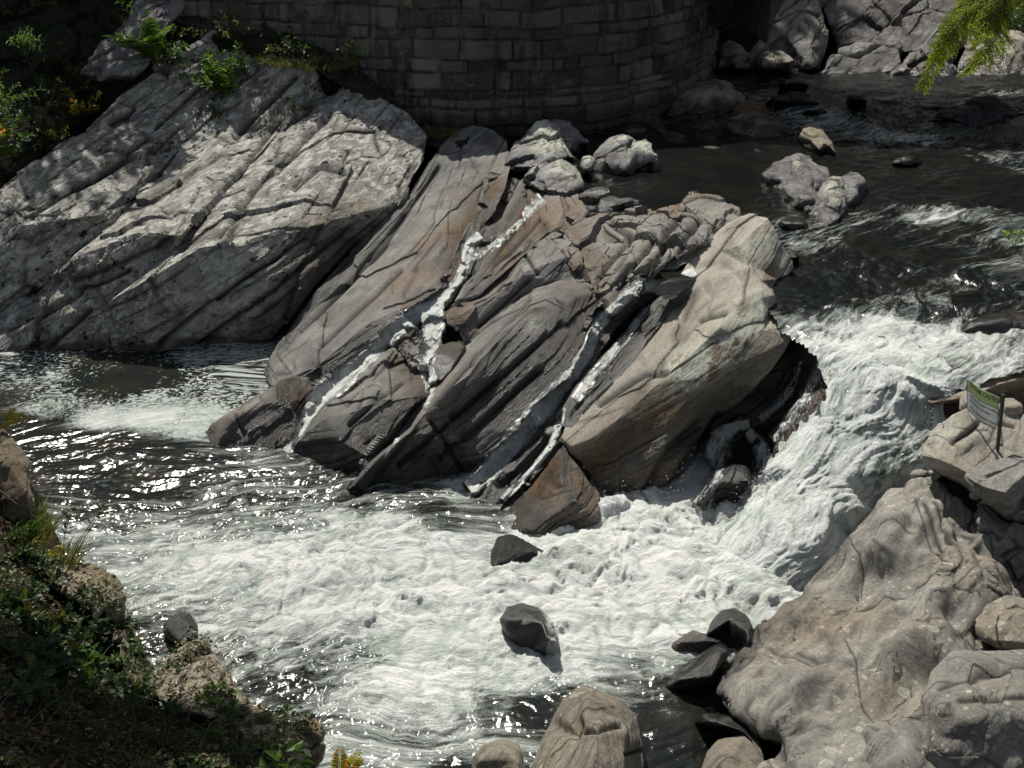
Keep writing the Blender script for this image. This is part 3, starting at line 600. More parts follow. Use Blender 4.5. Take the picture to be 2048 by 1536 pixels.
rock('boulder', 'huge pale fluted river worn rock covered in round lichen spots on the near right bank',
     [(1836, 950, 11.25), (1862, 946, 11.25), (1900, 958, 11.1), (1932, 985, 10.95), (1950, 1030, 10.7), (1953, 1075, 10.35), (1985, 1100, 10.2), (1998, 1150, 9.9), (2012, 1190, 9.7), (2048, 1225, 9.4), (2260, 1330, 8.6), (2260, 1640, 7.0), (1800, 1640, 6.5), (1560, 1640, 6.8), (1548, 1560, 7.3), (1552, 1490, 7.65), (1500, 1455, 7.95), (1440, 1425, 8.25), (1416, 1392, 8.55), (1424, 1345, 9.0), (1455, 1310, 9.2), (1490, 1290, 9.4), (1500, 1262, 9.7), (1510, 1232, 9.95), (1545, 1222, 10.1), (1600, 1200, 10.3), (1612, 1172, 10.5), (1660, 1120, 10.9), (1688, 1072, 11.1), (1700, 1050, 11.2), (1742, 1010, 11.3), (1790, 968, 11.3)],
     [[(1840, 955, 11.15), (1800, 1010, 10.75), (1770, 1060, 10.3), (1700, 1130, 10.15), (1650, 1180, 10.05), (1570, 1240, 9.7), (1520, 1290, 9.25)],
      [(1900, 965, 11.0), (1890, 1040, 10.25), (1900, 1085, 9.75), (1840, 1150, 9.55), (1760, 1190, 9.55), (1700, 1230, 9.4), (1640, 1270, 9.25)],
      [(1900, 1085, 9.75), (1940, 1090, 9.85), (1985, 1150, 9.4), (2048, 1240, 8.9)], [(1870, 1190, 9.1), (1960, 1200, 9.1), (2048, 1260, 8.75)],
      [(1840, 1240, 8.8), (1900, 1250, 8.55), (1990, 1220, 8.85)], [(1700, 1300, 8.85), (1800, 1310, 8.35), (1900, 1300, 8.15), (2048, 1310, 8.2)],
      [(1450, 1340, 8.85), (1520, 1360, 8.5), (1600, 1340, 8.6), (1680, 1360, 8.3)], [(1470, 1420, 8.2), (1560, 1440, 7.75), (1680, 1420, 7.75), (1780, 1370, 8.05)],
      [(1850, 1400, 7.6), (1950, 1360, 7.65), (2048, 1370, 7.7)], [(1570, 1490, 7.5), (1640, 1530, 7.0), (1740, 1500, 7.2), (1800, 1450, 7.45)],
      [(1800, 1540, 6.75), (1900, 1500, 6.85), (2000, 1420, 7.2), (2040, 1500, 7.1)]],
     mat='spot', back=1.0, L=.016, blk=.02, cell=(1.5, .8, .6), sm=4, pre=3, low=(.18, .6), fine=.006, tilt=.5, crack=.3, strata=.014, lay=.16, wl=0, wetw=.12,
     strokes=[([(1500, 1365), (1530, 1362), (1545, 1368)], 14, -.05),
              ([(1560, 1470), (1700, 1370), (1850, 1268), (1960, 1205)], 30, .06), ([(1640, 1490), (1760, 1410), (1860, 1330)], 30, -.07), ([(1450, 1370), (1600, 1320), (1720, 1240)], 30, .05), ([(1600, 1260), (1700, 1180), (1800, 1110)], 26, -.05),
              ([(1860, 1335), (1910, 1345), (1965, 1325)], 22, -.10), ([(1870, 1400), (1930, 1370), (2020, 1370)], 20, .06), ([(1880, 1510), (1940, 1465), (2020, 1430)], 22, -.12), ([(1800, 1500), (1840, 1420)], 24, .05),
              ([(1740, 1100), (1790, 1102), (1840, 1092)], 15, .05), ([(1715, 1135), (1790, 1140), (1890, 1120)], 18, -.05), ([(1930, 1240), (1990, 1180)], 16, .06), ([(1900, 1225), (2000, 1265)], 16, -.07), ([(1950, 1305), (2060, 1300)], 14, -.06),
              ([(1890, 990), (1925, 1040), (1945, 1080)], 7, -.05), ([(1868, 1000), (1900, 1060), (1925, 1100)], 6, -.04), ([(1850, 1010), (1880, 1075)], 6, -.03), ([(1930, 1045), (1945, 1060)], 10, -.08),
              ([(1695, 1175), (1710, 1215), (1760, 1185), (1800, 1190), (1830, 1172), (1900, 1150)], 2.2, -.010), ([(1690, 1280), (1712, 1320), (1720, 1400), (1745, 1440), (1790, 1470)], 2.2, -.010),
              ([(1690, 1065), (1720, 1110), (1712, 1180)], 2.2, -.010), ([(1830, 1000), (1870, 1100), (1890, 1130)], 2.2, -.010), ([(1990, 1240), (1950, 1290), (2048, 1310)], 2.2, -.010), ([(1960, 1130), (1900, 1190), (1960, 1215)], 2.2, -.010)],
     paint=[('wet', [(1416, 1392), (1424, 1345), (1460, 1308), (1500, 1262), (1520, 1225), (1600, 1200)], 22, .95), ('wet', [(1420, 1400), (1500, 1460), (1552, 1500)], 22, .9), ('wet', [(1640, 1150), (1690, 1075)], 14, .6), ('stain', [(1525, 1366)], 10, .6)])
rock('boulder', 'bulging pale rock with a dark undercut stacked against the huge fluted rock',
     [(1844, 1660, 6.25), (1842, 1500, 6.85), (1850, 1400, 7.3), (1866, 1340, 7.65), (1905, 1305, 7.85), (1960, 1296, 7.9), (2048, 1302, 7.85), (2260, 1320, 7.8), (2260, 1660, 6.4)],
     [[(1878, 1420, 7.02), (1950, 1375, 7.2), (2048, 1370, 7.2), (2200, 1380, 7.2)], [(1872, 1475, 6.85), (1930, 1440, 6.88), (2000, 1422, 6.92), (2048, 1440, 6.86), (2200, 1450, 6.85)], [(1885, 1505, 6.74), (1950, 1478, 6.82), (2030, 1484, 6.78), (2200, 1500, 6.75)], [(1890, 1570, 6.68), (1960, 1560, 6.62), (2048, 1560, 6.55), (2200, 1570, 6.55)]],
     mat='spot', back=.6, L=.015, blk=.02, cell=(.8, .5, .4), crack=.3, sm=3, low=(.06, .45), fine=.006, strata=.012, lay=.12, strokes=[([(1905, 1345), (1960, 1350), (2000, 1335)], 14, -.06), ([(1880, 1380), (1960, 1340), (2048, 1335)], 8, -.025), ([(1920, 1400), (2048, 1400)], 6, -.02)])
rock('boulder', 'angular dark faced block at the right frame edge above the bulging pale rock',
     [(1948, 1236, 8.75), (1972, 1206, 8.9), (2008, 1188, 9.0), (2050, 1196, 8.95), (2160, 1230, 8.7), (2160, 1330, 8.1), (2048, 1308, 8.15), (1995, 1296, 8.25), (1958, 1276, 8.45)],
     [[(1955, 1256, 8.5), (2005, 1252, 8.35), (2040, 1220, 8.45), (2150, 1260, 8.25)], [(1990, 1282, 8.25), (2060, 1285, 8.1)]],
     mat='spot', back=.4, L=.015, blk=.02, cell=(.5, .4, .3), crack=.4, sm=2, low=(.03, .4), fine=.005)
rock('rock', 'shiny black wet hump where the fluted rock meets the foam',
     [(1408, 1272, 9.7), (1422, 1240, 10.0), (1443, 1216, 10.2), (1468, 1214, 10.25), (1494, 1228, 10.1), (1512, 1258, 9.8), (1500, 1288, 9.4), (1466, 1308, -.08), (1432, 1290, -.08)],
     [[(1428, 1258, 9.7), (1462, 1236, 9.85), (1495, 1258, 9.55)]], mat='dark', back=.5, L=.025, blk=.008, sm=5, low=(.04, .4), wetbase=1)
rock('rock', 'low wet brown rock half washed by the foam left of the shiny hump',
     [(1322, 1302, -.05), (1342, 1268, 9.95), (1383, 1262, 10.0), (1428, 1270, 9.8), (1446, 1284, 9.6), (1412, 1314, -.05), (1366, 1328, -.08)],
     [[(1350, 1285, 9.65), (1420, 1280, 9.6)]], mat='slab', back=.5, L=.025, blk=.01, sm=4, low=(.04, .4), wetbase=.9)
rock('rock', 'smooth purple black slab sloping into the shallow water beside the fluted rock',
     [(1318, 1384, -.05), (1348, 1345, 9.2), (1404, 1306, 9.45), (1442, 1284, 9.55), (1466, 1300, 9.3), (1446, 1325, 9.1), (1425, 1350, 8.8), (1420, 1396, -.06), (1375, 1398, -.08)],
     [[(1355, 1360, 8.95), (1440, 1300, 9.25)]], mat='dark', back=.5, L=.025, blk=.008, sm=4, low=(.03, .5), wetbase=1)
rock('rock', 'flat black wet rock under the near edge of the fluted rock',
     [(1384, 1450, -.05), (1402, 1424, 8.4), (1434, 1416, 8.45), (1494, 1448, 8.1), (1508, 1482, 7.8), (1440, 1475, -.06)],
     [[(1410, 1440, 8.2), (1480, 1460, 7.95)]], mat='dark', back=.4, L=.025, blk=.01, sm=4, low=(.03, .4), wetbase=1)
rock('boulder', 'smooth light brown boulder at the waterside with a ridged top, bottom right',
     [(1396, 1545, 7.55), (1410, 1505, 7.85), (1432, 1478, 8.05), (1474, 1470, 8.1), (1499, 1460, 8.15), (1526, 1486, 7.9), (1532, 1512, 7.7), (1524, 1600, 7.1), (1390, 1600, 7.1)],
     [[(1450, 1530, 7.35), (1478, 1485, 7.75), (1499, 1468, 8.0)], [(1500, 1500, 7.7), (1510, 1560, 7.2)]], mat='brown', back=.5, L=.022, blk=.006, sm=6, low=(.03, .5), wl=0, wetw=.15)
rock('boulder', 'small grey stone tip at the frame edge beside the fluted rock',
     [(1500, 1560, 7.3), (1518, 1524, 7.5), (1545, 1512, 7.55), (1566, 1524, 7.45), (1570, 1600, 7.0), (1500, 1600, 7.0)], [[(1530, 1545, 7.2), (1550, 1545, 7.2)]], mat='tan', back=.3, L=.022, blk=.006, sm=4, low=(.02, .4))
rock('boulder', 'large brown egg shaped boulder with a notch, standing in the shallows at the bottom',
     [(1060, 1550, 7.75), (1090, 1468, 8.15), (1130, 1398, 8.55), (1150, 1372, 8.7), (1175, 1366, 8.75), (1210, 1382, 8.65), (1247, 1398, 8.5), (1272, 1430, 8.25), (1285, 1480, 7.95), (1288, 1640, 7.1), (1050, 1640, 7.2)],
     [[(1110, 1540, 7.4), (1140, 1460, 7.9), (1165, 1395, 8.4)], [(1180, 1540, 6.95), (1195, 1470, 7.35), (1205, 1405, 8.15)], [(1240, 1540, 7.1), (1250, 1470, 7.55), (1240, 1415, 8.15)]],
     mat='brown', back=.7, L=.016, blk=.02, cell=(.8, .6, .5), crack=.3, sm=3, low=(.05, .5), strata=.008, wl=0, wetw=.2, strokes=[([(1120, 1455), (1145, 1462), (1160, 1450)], 11, -.09), ([(1145, 1470), (1240, 1455)], 5, -.05), ([(1180, 1390), (1170, 1450)], 10, .04), ([(1250, 1510), (1283, 1500)], 4, -.04)])
rock('boulder', 'low brown boulder at the bottom edge left of the egg shaped boulder',
     [(936, 1560, 7.7), (940, 1508, 7.9), (965, 1483, 8.05), (1010, 1476, 8.1), (1040, 1488, 8.0), (1050, 1530, 7.7), (1048, 1620, 7.2), (930, 1620, 7.3)],
     [[(960, 1520, 7.7), (1000, 1500, 7.75), (1035, 1520, 7.6)]], mat='brown', back=.5, L=.022, blk=.012, sm=5, low=(.04, .5), wl=0, wetw=.12)
# ------------------------------------------------------------------ rocks in the rapids
rock('rock', 'dark pointed rock sticking out of the foam below the ochre rock nose',
     [(966, 1162, -.08), (982, 1112, 11.35), (995, 1074, 11.7), (1024, 1068, 11.75), (1062, 1088, 11.6), (1115, 1110, 11.4), (1088, 1135, -.05), (1042, 1152, -.08)],
     [[(990, 1130, 11.1), (1004, 1084, 11.45), (1060, 1105, 11.3), (1100, 1115, 11.3)]], mat='dark', back=.6, L=.028, blk=.03, sm=2, wl=0, wetw=.15)
rock('rock', 'round black rock with water pouring over it in the middle of the rapids',
     [(996, 1240, 9.95), (1012, 1210, 10.3), (1045, 1200, 10.4), (1082, 1213, 10.25), (1104, 1250, 9.9), (1116, 1292, 9.5), (1092, 1318, -.08), (1050, 1308, -.08), (1010, 1268, 9.75)],
     [[(1015, 1238, 9.85), (1048, 1218, 10.0), (1085, 1245, 9.7), (1098, 1280, 9.45)]], mat='dark', back=.5, L=.026, blk=.012, sm=4, wetbase=.9)
rock('rock', 'angular black rock near the left bank with a white foam cap',
     [(316, 1262, -.06), (330, 1238, 9.9), (358, 1222, 10.05), (380, 1226, 10.0), (395, 1248, 9.8), (398, 1282, -.06), (362, 1294, -.06), (328, 1282, -.06)],
     [[(330, 1255, 9.7), (362, 1236, 9.8), (392, 1262, 9.55)], [(362, 1236, 9.8), (362, 1285, 9.45)]], mat='dark', back=.5, L=.025, blk=.02, sm=1, wetbase=.6)
# ------------------------------------------------------------------ upper river rocks
def river_rock(label, ol, ridge, mat='grey', back=1.0, L=.06, blk=.05, sm=2, low=(.08, 1.0), wb=0, name='rock', paint=(), **k):
    return rock(name, label, ol, ridge, mat=mat, back=back, L=L, blk=blk, cell=(.8, .5, .4), sm=sm, low=low, wl=2.0, wetw=.28, wetbase=wb, paint=paint, **k)
river_rock('pointed grey knob with pale lichen cap, tallest at the foot of the wall',
     [(1005, 345, 22.3), (1028, 290, 23.4), (1055, 262, 23.9), (1072, 244, 24.2), (1086, 240, 24.2), (1112, 256, 23.9), (1138, 290, 23.1), (1154, 318, 22.5), (1140, 336, 1.9), (1090, 336, 22.0), (1040, 340, 22.1)],
     [[(1078, 250, 23.8), (1085, 290, 22.9), (1092, 325, 22.2)], [(1030, 315, 22.6), (1085, 290, 22.9), (1135, 312, 22.5)]], blk=.1, sm=1, paint=[('lich', [(1075, 255), (1090, 290), (1120, 285)], 26, .8)])
river_rock('low dark knob right behind the tall pointed knob',
     [(1094, 250, 24.8), (1110, 236, 25.2), (1130, 238, 25.2), (1155, 258, 24.7), (1180, 285, 23.9), (1170, 305, 1.9), (1130, 305, 23.2)], [[(1125, 252, 24.6), (1150, 280, 23.8)]])
river_rock('broad grey rock with two lichened tops standing alone in the still pool by the wall',
     [(1180, 352, 1.9), (1186, 318, 22.6), (1202, 292, 23.1), (1226, 274, 23.4), (1258, 264, 23.6), (1274, 276, 23.3), (1302, 286, 23.0), (1316, 316, 22.4), (1324, 348, 1.9), (1270, 356, 1.9), (1215, 358, 1.9)],
     [[(1200, 320, 22.3), (1250, 284, 22.8), (1270, 300, 22.5), (1300, 305, 22.4)], [(1255, 284, 22.8), (1250, 340, 21.9)]], blk=.09, sm=1, paint=[('lich', [(1240, 280), (1300, 300)], 20, .7)])
river_rock('round shouldered knob with pale lichen in front of the tall pointed knob',
     [(1050, 362, 21.0), (1066, 338, 21.6), (1092, 324, 22.0), (1124, 316, 22.1), (1152, 328, 21.8), (1170, 352, 21.2), (1168, 378, 20.6), (1130, 392, 20.2), (1080, 382, 20.4)],
     [[(1075, 358, 20.9), (1120, 335, 21.3), (1155, 355, 20.8)]], blk=.08, paint=[('lich', [(1120, 335), (1150, 350)], 22, .7)])
river_rock('small white spotted stone between the lichened knobs',
     [(1158, 332, 21.8), (1165, 312, 22.3), (1180, 308, 22.4), (1190, 322, 22.0), (1184, 338, 21.6), (1168, 342, 21.5)], [[(1168, 326, 21.7), (1182, 324, 21.7)]], L=.05, back=.5, paint=[('lich', [(1175, 320)], 14, .7)])
river_rock('low crumbly grey shelf running from the knobs into the still pool',
     [(1120, 440, 19.2), (1138, 402, 20.0), (1155, 386, 20.5), (1182, 378, 20.7), (1212, 374, 20.7), (1238, 396, 20.0), (1262, 394, 20.0), (1282, 412, 1.95), (1255, 424, 1.9), (1215, 440, 1.9), (1165, 450, 18.9)],
     [[(1140, 420, 19.4), (1190, 395, 19.9), (1235, 408, 19.6), (1265, 408, 19.6)]], blk=.12, sm=1)
river_rock('lumpy grey rock at the pool outlet next to the jagged ridge',
     [(1358, 425, 18.9), (1368, 398, 19.7), (1395, 390, 19.8), (1422, 391, 19.7), (1452, 400, 19.3), (1476, 420, 18.7), (1490, 444, 18.0), (1458, 462, 17.6), (1420, 450, 17.9), (1385, 432, 18.5)],
     [[(1375, 415, 18.9), (1420, 408, 18.9), (1465, 430, 18.2)], [(1395, 402, 19.2), (1425, 430, 18.4)]], mat='jag', blk=.06, sm=3, low=(.1, .5))
river_rock('flat stone barely out of the still pool behind the lumpy grey rock',
     [(1362, 398, 1.98), (1366, 388, 20.4), (1390, 384, 20.5), (1408, 390, 20.2), (1404, 400, 1.98)], [[(1375, 393, 20.1), (1398, 393, 20.1)]], back=.4, L=.05)
river_rock('dark rock against the far foot of the stone wall in deep shade',
     [(1330, 230, 27.4), (1342, 190, 28.6), (1380, 166, 29.6), (1420, 158, 29.8), (1455, 164, 29.4), (1492, 184, 28.6), (1484, 216, 27.7), (1440, 232, 1.9), (1395, 240, 1.9), (1350, 246, 1.9)],
     [[(1350, 205, 28.0), (1420, 180, 28.7), (1478, 195, 28.2)]], L=.08, back=1.5, low=(.15, 1.5), mat='jag')
river_rock('wedge shaped dark slab with a sharp crest, in the shaded river right of the wall',
     [(1436, 250, 26.3), (1462, 222, 27.0), (1482, 200, 27.6), (1502, 192, 27.8), (1530, 208, 27.2), (1562, 240, 26.2), (1594, 266, 25.4), (1575, 282, 1.9), (1500, 282, 1.9), (1445, 266, 1.9)],
     [[(1455, 250, 25.9), (1480, 228, 26.4), (1520, 236, 26.0), (1545, 246, 25.7), (1580, 268, 25.2)], [(1495, 202, 27.3), (1535, 232, 26.2), (1560, 255, 25.6)]], L=.07, blk=.06, paint=[('stain', [(1500, 205), (1570, 250)], 20, .5)], mat='jag')
river_rock('long low flat rock lying in the dark pool near the wall',
     [(1272, 246, 1.95), (1282, 232, 27.3), (1310, 228, 27.5), (1332, 248, 26.6), (1370, 270, 25.6), (1402, 276, 25.3), (1445, 272, 25.4), (1484, 292, 24.6), (1476, 318, 1.9), (1432, 316, 1.9), (1380, 306, 1.9), (1326, 294, 1.9), (1300, 262, 1.9)],
     [[(1298, 244, 26.6), (1345, 276, 25.0), (1400, 288, 24.6), (1460, 300, 24.2)]], L=.07, low=(.06, 1.0), mat='jag')
river_rock('tilted oval boulder with a pale edge standing in the shaded rapids',
     [(1594, 270, 24.6), (1600, 250, 25.1), (1624, 243, 25.3), (1646, 254, 24.9), (1664, 278, 24.2), (1676, 306, 23.3), (1650, 312, 1.9), (1612, 300, 1.95)],
     [[(1606, 262, 24.5), (1622, 280, 23.9), (1640, 300, 23.4)], [(1620, 252, 24.8), (1650, 285, 23.8)]], L=.05, sm=5, low=(.06, .8), mat='bank')
river_rock('broad smooth grey boulder, upstream one of the island cluster in the river',
     [(1518, 350, 21.7), (1545, 326, 22.3), (1572, 312, 22.6), (1598, 303, 22.8), (1622, 314, 22.4), (1652, 340, 21.7), (1668, 372, 20.9), (1640, 400, 1.9), (1580, 400, 1.9), (1540, 378, 1.9)],
     [[(1545, 350, 21.3), (1595, 322, 21.8), (1640, 355, 21.0)], [(1595, 322, 21.8), (1590, 375, 20.7)]], L=.05, sm=4, low=(.1, .7), blk=.03, paint=[('lich', [(1594, 326)], 8, .9)])
river_rock('mottled boulder with white patches at the near end of the island cluster',
     [(1614, 446, 1.92), (1608, 418, 19.4), (1626, 395, 20.0), (1640, 366, 20.6), (1664, 348, 21.0), (1686, 354, 20.8), (1694, 388, 20.0), (1692, 428, 19.1), (1668, 462, 1.9), (1636, 462, 1.9)],
     [[(1632, 420, 19.1), (1660, 372, 20.1), (1680, 400, 19.5), (1672, 440, 18.7)]], L=.045, sm=2, low=(.1, .6), blk=.07, paint=[('lich', [(1665, 365), (1675, 440)], 24, .8)])
river_rock('smooth dark rounded boulder on the river side of the island cluster',
     [(1672, 360, 20.9), (1698, 338, 21.6), (1720, 344, 21.4), (1733, 366, 20.8), (1728, 400, 1.92), (1702, 420, 1.9), (1684, 416, 19.6)],
     [[(1690, 362, 20.6), (1715, 366, 20.5), (1708, 398, 19.9)]], L=.05, sm=5, low=(.08, .8), blk=.02)
river_rock('low grey shoulder joining the island cluster to the lumpy pool side',
     [(1545, 372, 1.95), (1575, 360, 21.0), (1620, 372, 20.6), (1645, 395, 20.0), (1625, 425, 1.92), (1590, 424, 1.9), (1556, 400, 1.92)], [[(1575, 380, 20.2), (1620, 400, 19.6)]], L=.05, sm=4, low=(.1, .5), blk=.03)
river_rock('wet black stone in the channel between the tan block and the island cluster',
     [(1548, 452, 1.95), (1562, 434, 18.9), (1588, 430, 19.0), (1620, 436, 18.8), (1630, 460, 1.95), (1592, 470, 1.92)], [[(1565, 448, 18.4), (1610, 448, 18.4)]], mat='dark', L=.045, wb=.8, back=.5)
river_rock('small dark cobble against the river side of the tan block',
     [(1572, 525, 1.96), (1576, 504, 16.9), (1594, 498, 17.0), (1602, 514, 16.7), (1594, 530, 1.95)], [[(1582, 514, 16.6), (1596, 514, 16.6)]], mat='dark', L=.035, back=.4, wb=.5)
river_rock('low brown rock shelf awash between the wedge slab and the oval boulder', [(1500, 300, 1.97), (1520, 284, 24.9), (1560, 282, 25.0), (1590, 292, 24.6), (1580, 308, 1.96), (1530, 312, 1.96)], [[(1530, 294, 24.5), (1572, 294, 24.5)]], mat='slab', L=.06, wb=.4)
river_rock('small dark stone in the quick water upstream of the long black boulder', [(1690, 205, 1.97), (1702, 192, 28.4), (1722, 190, 28.5), (1738, 204, 1.97), (1715, 210, 1.96)], [[(1704, 199, 28.0), (1726, 199, 28.0)]], mat='dark', L=.06, wb=.5)
river_rock('dark hump under a fold of water right of the island cluster', [(1770, 330, 1.97), (1790, 316, 23.0), (1825, 312, 23.1), (1850, 326, 1.97), (1815, 336, 1.96)], [[(1792, 324, 22.7), (1828, 322, 22.7)]], mat='dark', L=.05, wb=1, sm=4)
river_rock('grey flat topped rock touching the foot of the stone wall in shade', [(1238, 262, 1.97), (1252, 246, 26.4), (1278, 244, 26.5), (1296, 258, 25.9), (1280, 270, 1.96), (1252, 270, 1.96)], [[(1255, 256, 25.9), (1282, 256, 25.9)]], mat='grey', L=.06)
river_rock('squat grey rock in the shaded shallows left of the wedge slab', [(1396, 262, 1.97), (1405, 244, 26.6), (1428, 238, 26.8), (1448, 250, 26.2), (1440, 264, 1.96)], [[(1408, 254, 26.1), (1436, 254, 26.1)]], mat='jag', L=.06)
river_rock('flat grey stone in the quiet water behind the oval boulder', [(1600, 228, 1.97), (1615, 214, 27.3), (1648, 214, 27.3), (1662, 226, 1.97), (1630, 234, 1.96)], [[(1618, 222, 26.9), (1645, 222, 26.9)]], mat='dark', L=.06, wb=.4)
river_rock('rounded dark rock near the foot of the far crag', [(1552, 172, 1.97), (1568, 156, 30.6), (1600, 154, 30.7), (1622, 170, 1.97), (1588, 178, 1.96)], [[(1570, 165, 30.1), (1602, 165, 30.1)]], mat='jag', L=.08)
river_rock('long black boulder in mid river at the right, in deep shade',
     [(1860, 242, 1.95), (1872, 226, 27.2), (1902, 212, 27.8), (1950, 196, 28.3), (1990, 192, 28.3), (2016, 202, 27.9), (2034, 226, 27.0), (2020, 248, 1.9), (1960, 256, 1.9)],
     [[(1885, 230, 26.9), (1950, 215, 27.2), (2010, 220, 27.0)]], mat='dark', L=.08, blk=.08, sm=2)
river_rock('low brown boulder with a sunlit rim at the far right of the river',
     [(1962, 280, 1.95), (1985, 258, 25.5), (2012, 240, 26.2), (2048, 228, 26.6), (2130, 232, 26.5), (2150, 300, 1.9), (2048, 306, 1.9), (2000, 300, 1.9)],
     [[(1990, 272, 24.9), (2040, 256, 25.3), (2110, 258, 25.2)]], mat='slab', L=.07, sm=4)
river_rock('smooth black hump with water sliding over it above the falls',
     [(1915, 664, 1.97), (1935, 642, 14.2), (1970, 626, 14.5), (2012, 620, 14.6), (2070, 624, 14.5), (2120, 670, 1.95), (2000, 672, 1.95)],
     [[(1950, 650, 14.0), (2010, 638, 14.1), (2070, 648, 14.0)]], mat='dark', L=.035, sm=6, blk=.01, low=(.03, .7), wb=1)
river_rock('dark ragged rock breaking the small rapid below the far bank',
     [(1528, 208, 1.97), (1545, 192, 28.6), (1580, 184, 28.9), (1620, 190, 28.6), (1640, 208, 1.97), (1585, 216, 1.95)], [[(1550, 202, 28.1), (1615, 203, 28.1)]], mat='dark', L=.07, wb=.5, blk=.08)
# ------------------------------------------------------------------ far bank rocks
def far_rock(label, ol, ridge, mat='grey', **k):
    kk = dict(back=2.0, L=.07, blk=.07, cell=(2.2, 1.2, .8), sm=1, low=(.2, 1.8), fine=.02, strata=.05, lay=.25, wl=2.0, wetw=.2)
    kk.update(k)
    return rock('rock', label, ol, ridge, mat=mat, **kk)
far_rock('small upright grey boulder beside the end of the stone wall',
     [(1436, 138, 33.3), (1436, 106, 34.0), (1446, 90, 34.4), (1462, 80, 34.6), (1484, 92, 34.3), (1492, 112, 33.9), (1478, 128, 33.5), (1456, 142, 1.95)], [[(1450, 110, 33.5), (1475, 112, 33.5)]], L=.06, blk=.08, back=1)
far_rock('brightly sunlit wedge of rock at the waterline of the far bank',
     [(1512, 136, 1.95), (1528, 116, 33.2), (1545, 102, 33.6), (1562, 106, 33.5), (1588, 122, 33.1), (1572, 136, 1.95), (1535, 140, 1.95)], [[(1528, 128, 32.7), (1580, 124, 32.8)]], mat='tan', L=.05, blk=.05, back=.8)
far_rock('tall lichened grey crag on the far bank left of the cracked slab',
     [(1476, 138, 33.4), (1492, 104, 34.1), (1530, 50, 35.2), (1560, 20, 35.9), (1580, -20, 36.6), (1630, -20, 36.8), (1648, 30, 36.0), (1658, 62, 35.4), (1654, 104, 34.4), (1640, 140, 1.95), (1600, 146, 1.95), (1530, 142, 1.95)],
     [[(1500, 120, 33.5), (1560, 60, 34.7), (1610, 20, 35.6), (1650, 60, 35.2)], [(1610, 20, 35.6), (1625, 70, 34.3), (1620, 130, 33.2)]], paint=[('lich', [(1590, 30), (1640, 60)], 26, .6)])
far_rock('cracked pinkish slab with a straight dark waterline on the far bank',
     [(1640, 150, 1.95), (1652, 122, 33.9), (1676, 96, 34.5), (1710, 84, 34.8), (1750, 88, 34.7), (1795, 98, 34.5), (1800, 128, 33.7), (1786, 148, 1.95), (1710, 152, 1.95)],
     [[(1665, 118, 33.6), (1720, 100, 34.2), (1790, 106, 34.1)]], strokes=[([(1650, 100), (1720, 110), (1760, 88)], 4, -.2)])
far_rock('wide fractured cliff behind the cracked slab at the top of the far bank',
     [(1560, -60, 38.5), (1640, 10, 37.3), (1662, 60, 36.4), (1672, 98, 35.3), (1710, 88, 35.4), (1800, 104, 35.0), (1890, 112, 34.8), (1935, 70, 35.8), (1960, 20, 37), (1960, -60, 38.6)],
     [[(1690, 60, 36.1), (1790, 40, 36.5), (1900, 50, 36.2)], [(1700, 0, 37.2), (1830, -10, 37.4), (1930, 0, 37.3)]], blk=.13, back=2.5)
far_rock('heap of blocky grey stones at the waterline below the fractured cliff',
     [(1782, 152, 1.95), (1796, 128, 33.8), (1820, 104, 34.4), (1850, 100, 34.4), (1888, 112, 34.1), (1912, 140, 33.5), (1900, 156, 1.95), (1840, 158, 1.95)], [[(1800, 135, 33.4), (1850, 120, 33.7), (1895, 130, 33.4)]], blk=.16, cell=(.8, .6, .5))
far_rock('sunlit pale grey boulder on the far bank behind the hanging green bough',
     [(1905, 152, 1.95), (1925, 110, 34.4), (1940, 66, 35.4), (1962, 38, 36.0), (1998, 56, 35.6), (2050, 64, 35.4), (2140, 60, 35.5), (2150, 152, 1.95), (2020, 156, 1.95)],
     [[(1940, 100, 34.4), (1975, 66, 35.0), (2048, 84, 34.6), (2130, 84, 34.6)]], mat='tan', low=(.15, 1.2), blk=.06, wetw=.5)
far_rock('small flat stones awash by the end of the stone wall',
     [(1458, 140, 1.97), (1466, 127, 33.6), (1490, 126, 33.6), (1508, 136, 1.97)], [[(1472, 133, 33.2), (1496, 133, 33.2)]], L=.06, blk=.06, back=.6)
# ------------------------------------------------------------------ banks and hills
def soil_mat(name, ca, cb, cc):
    t = NT(name)
    uv = t.attr('ruv', 'Vector')
    n = t.noise(uv, 2.2, 8, .65); n3 = t.noise(uv, 22, 6, .7)
    c = t.mix(t.step(n, .38, .62), ca, cb)
    c = t.mix(t.step(n3, .5, .66), c, cc)
    c = t.mix(t.math('MULTIPLY', t.attr('cav'), .7), c, (.01, .01, .008))  # hollows darkened in the colour, as occlusion would
    nb = t.bump(t.math('ADD', n, n3), 1.0, .06)
    return t.done(t.n('ShaderNodeBsdfPrincipled', {'Base Color': c, 'Roughness': .95, 'Normal': nb, 'Specular IOR Level': .1}).outputs[0])
M['soil'] = soil_mat('soil_leaf_litter', (.055, .042, .028), (.03, .032, .016), (.12, .085, .05))
M['hill'] = soil_mat('hill_soil_dark', (.035, .032, .024), (.02, .028, .012), (.075, .07, .055))
def ground(name, outline, lines, mat, **k):
    o = rock(name, name.replace('_', ' '), outline, lines, mat=mat, **k)
    for key in ('label', 'category'):
        if key in o: del o[key]
    o['kind'] = 'structure'
    return o
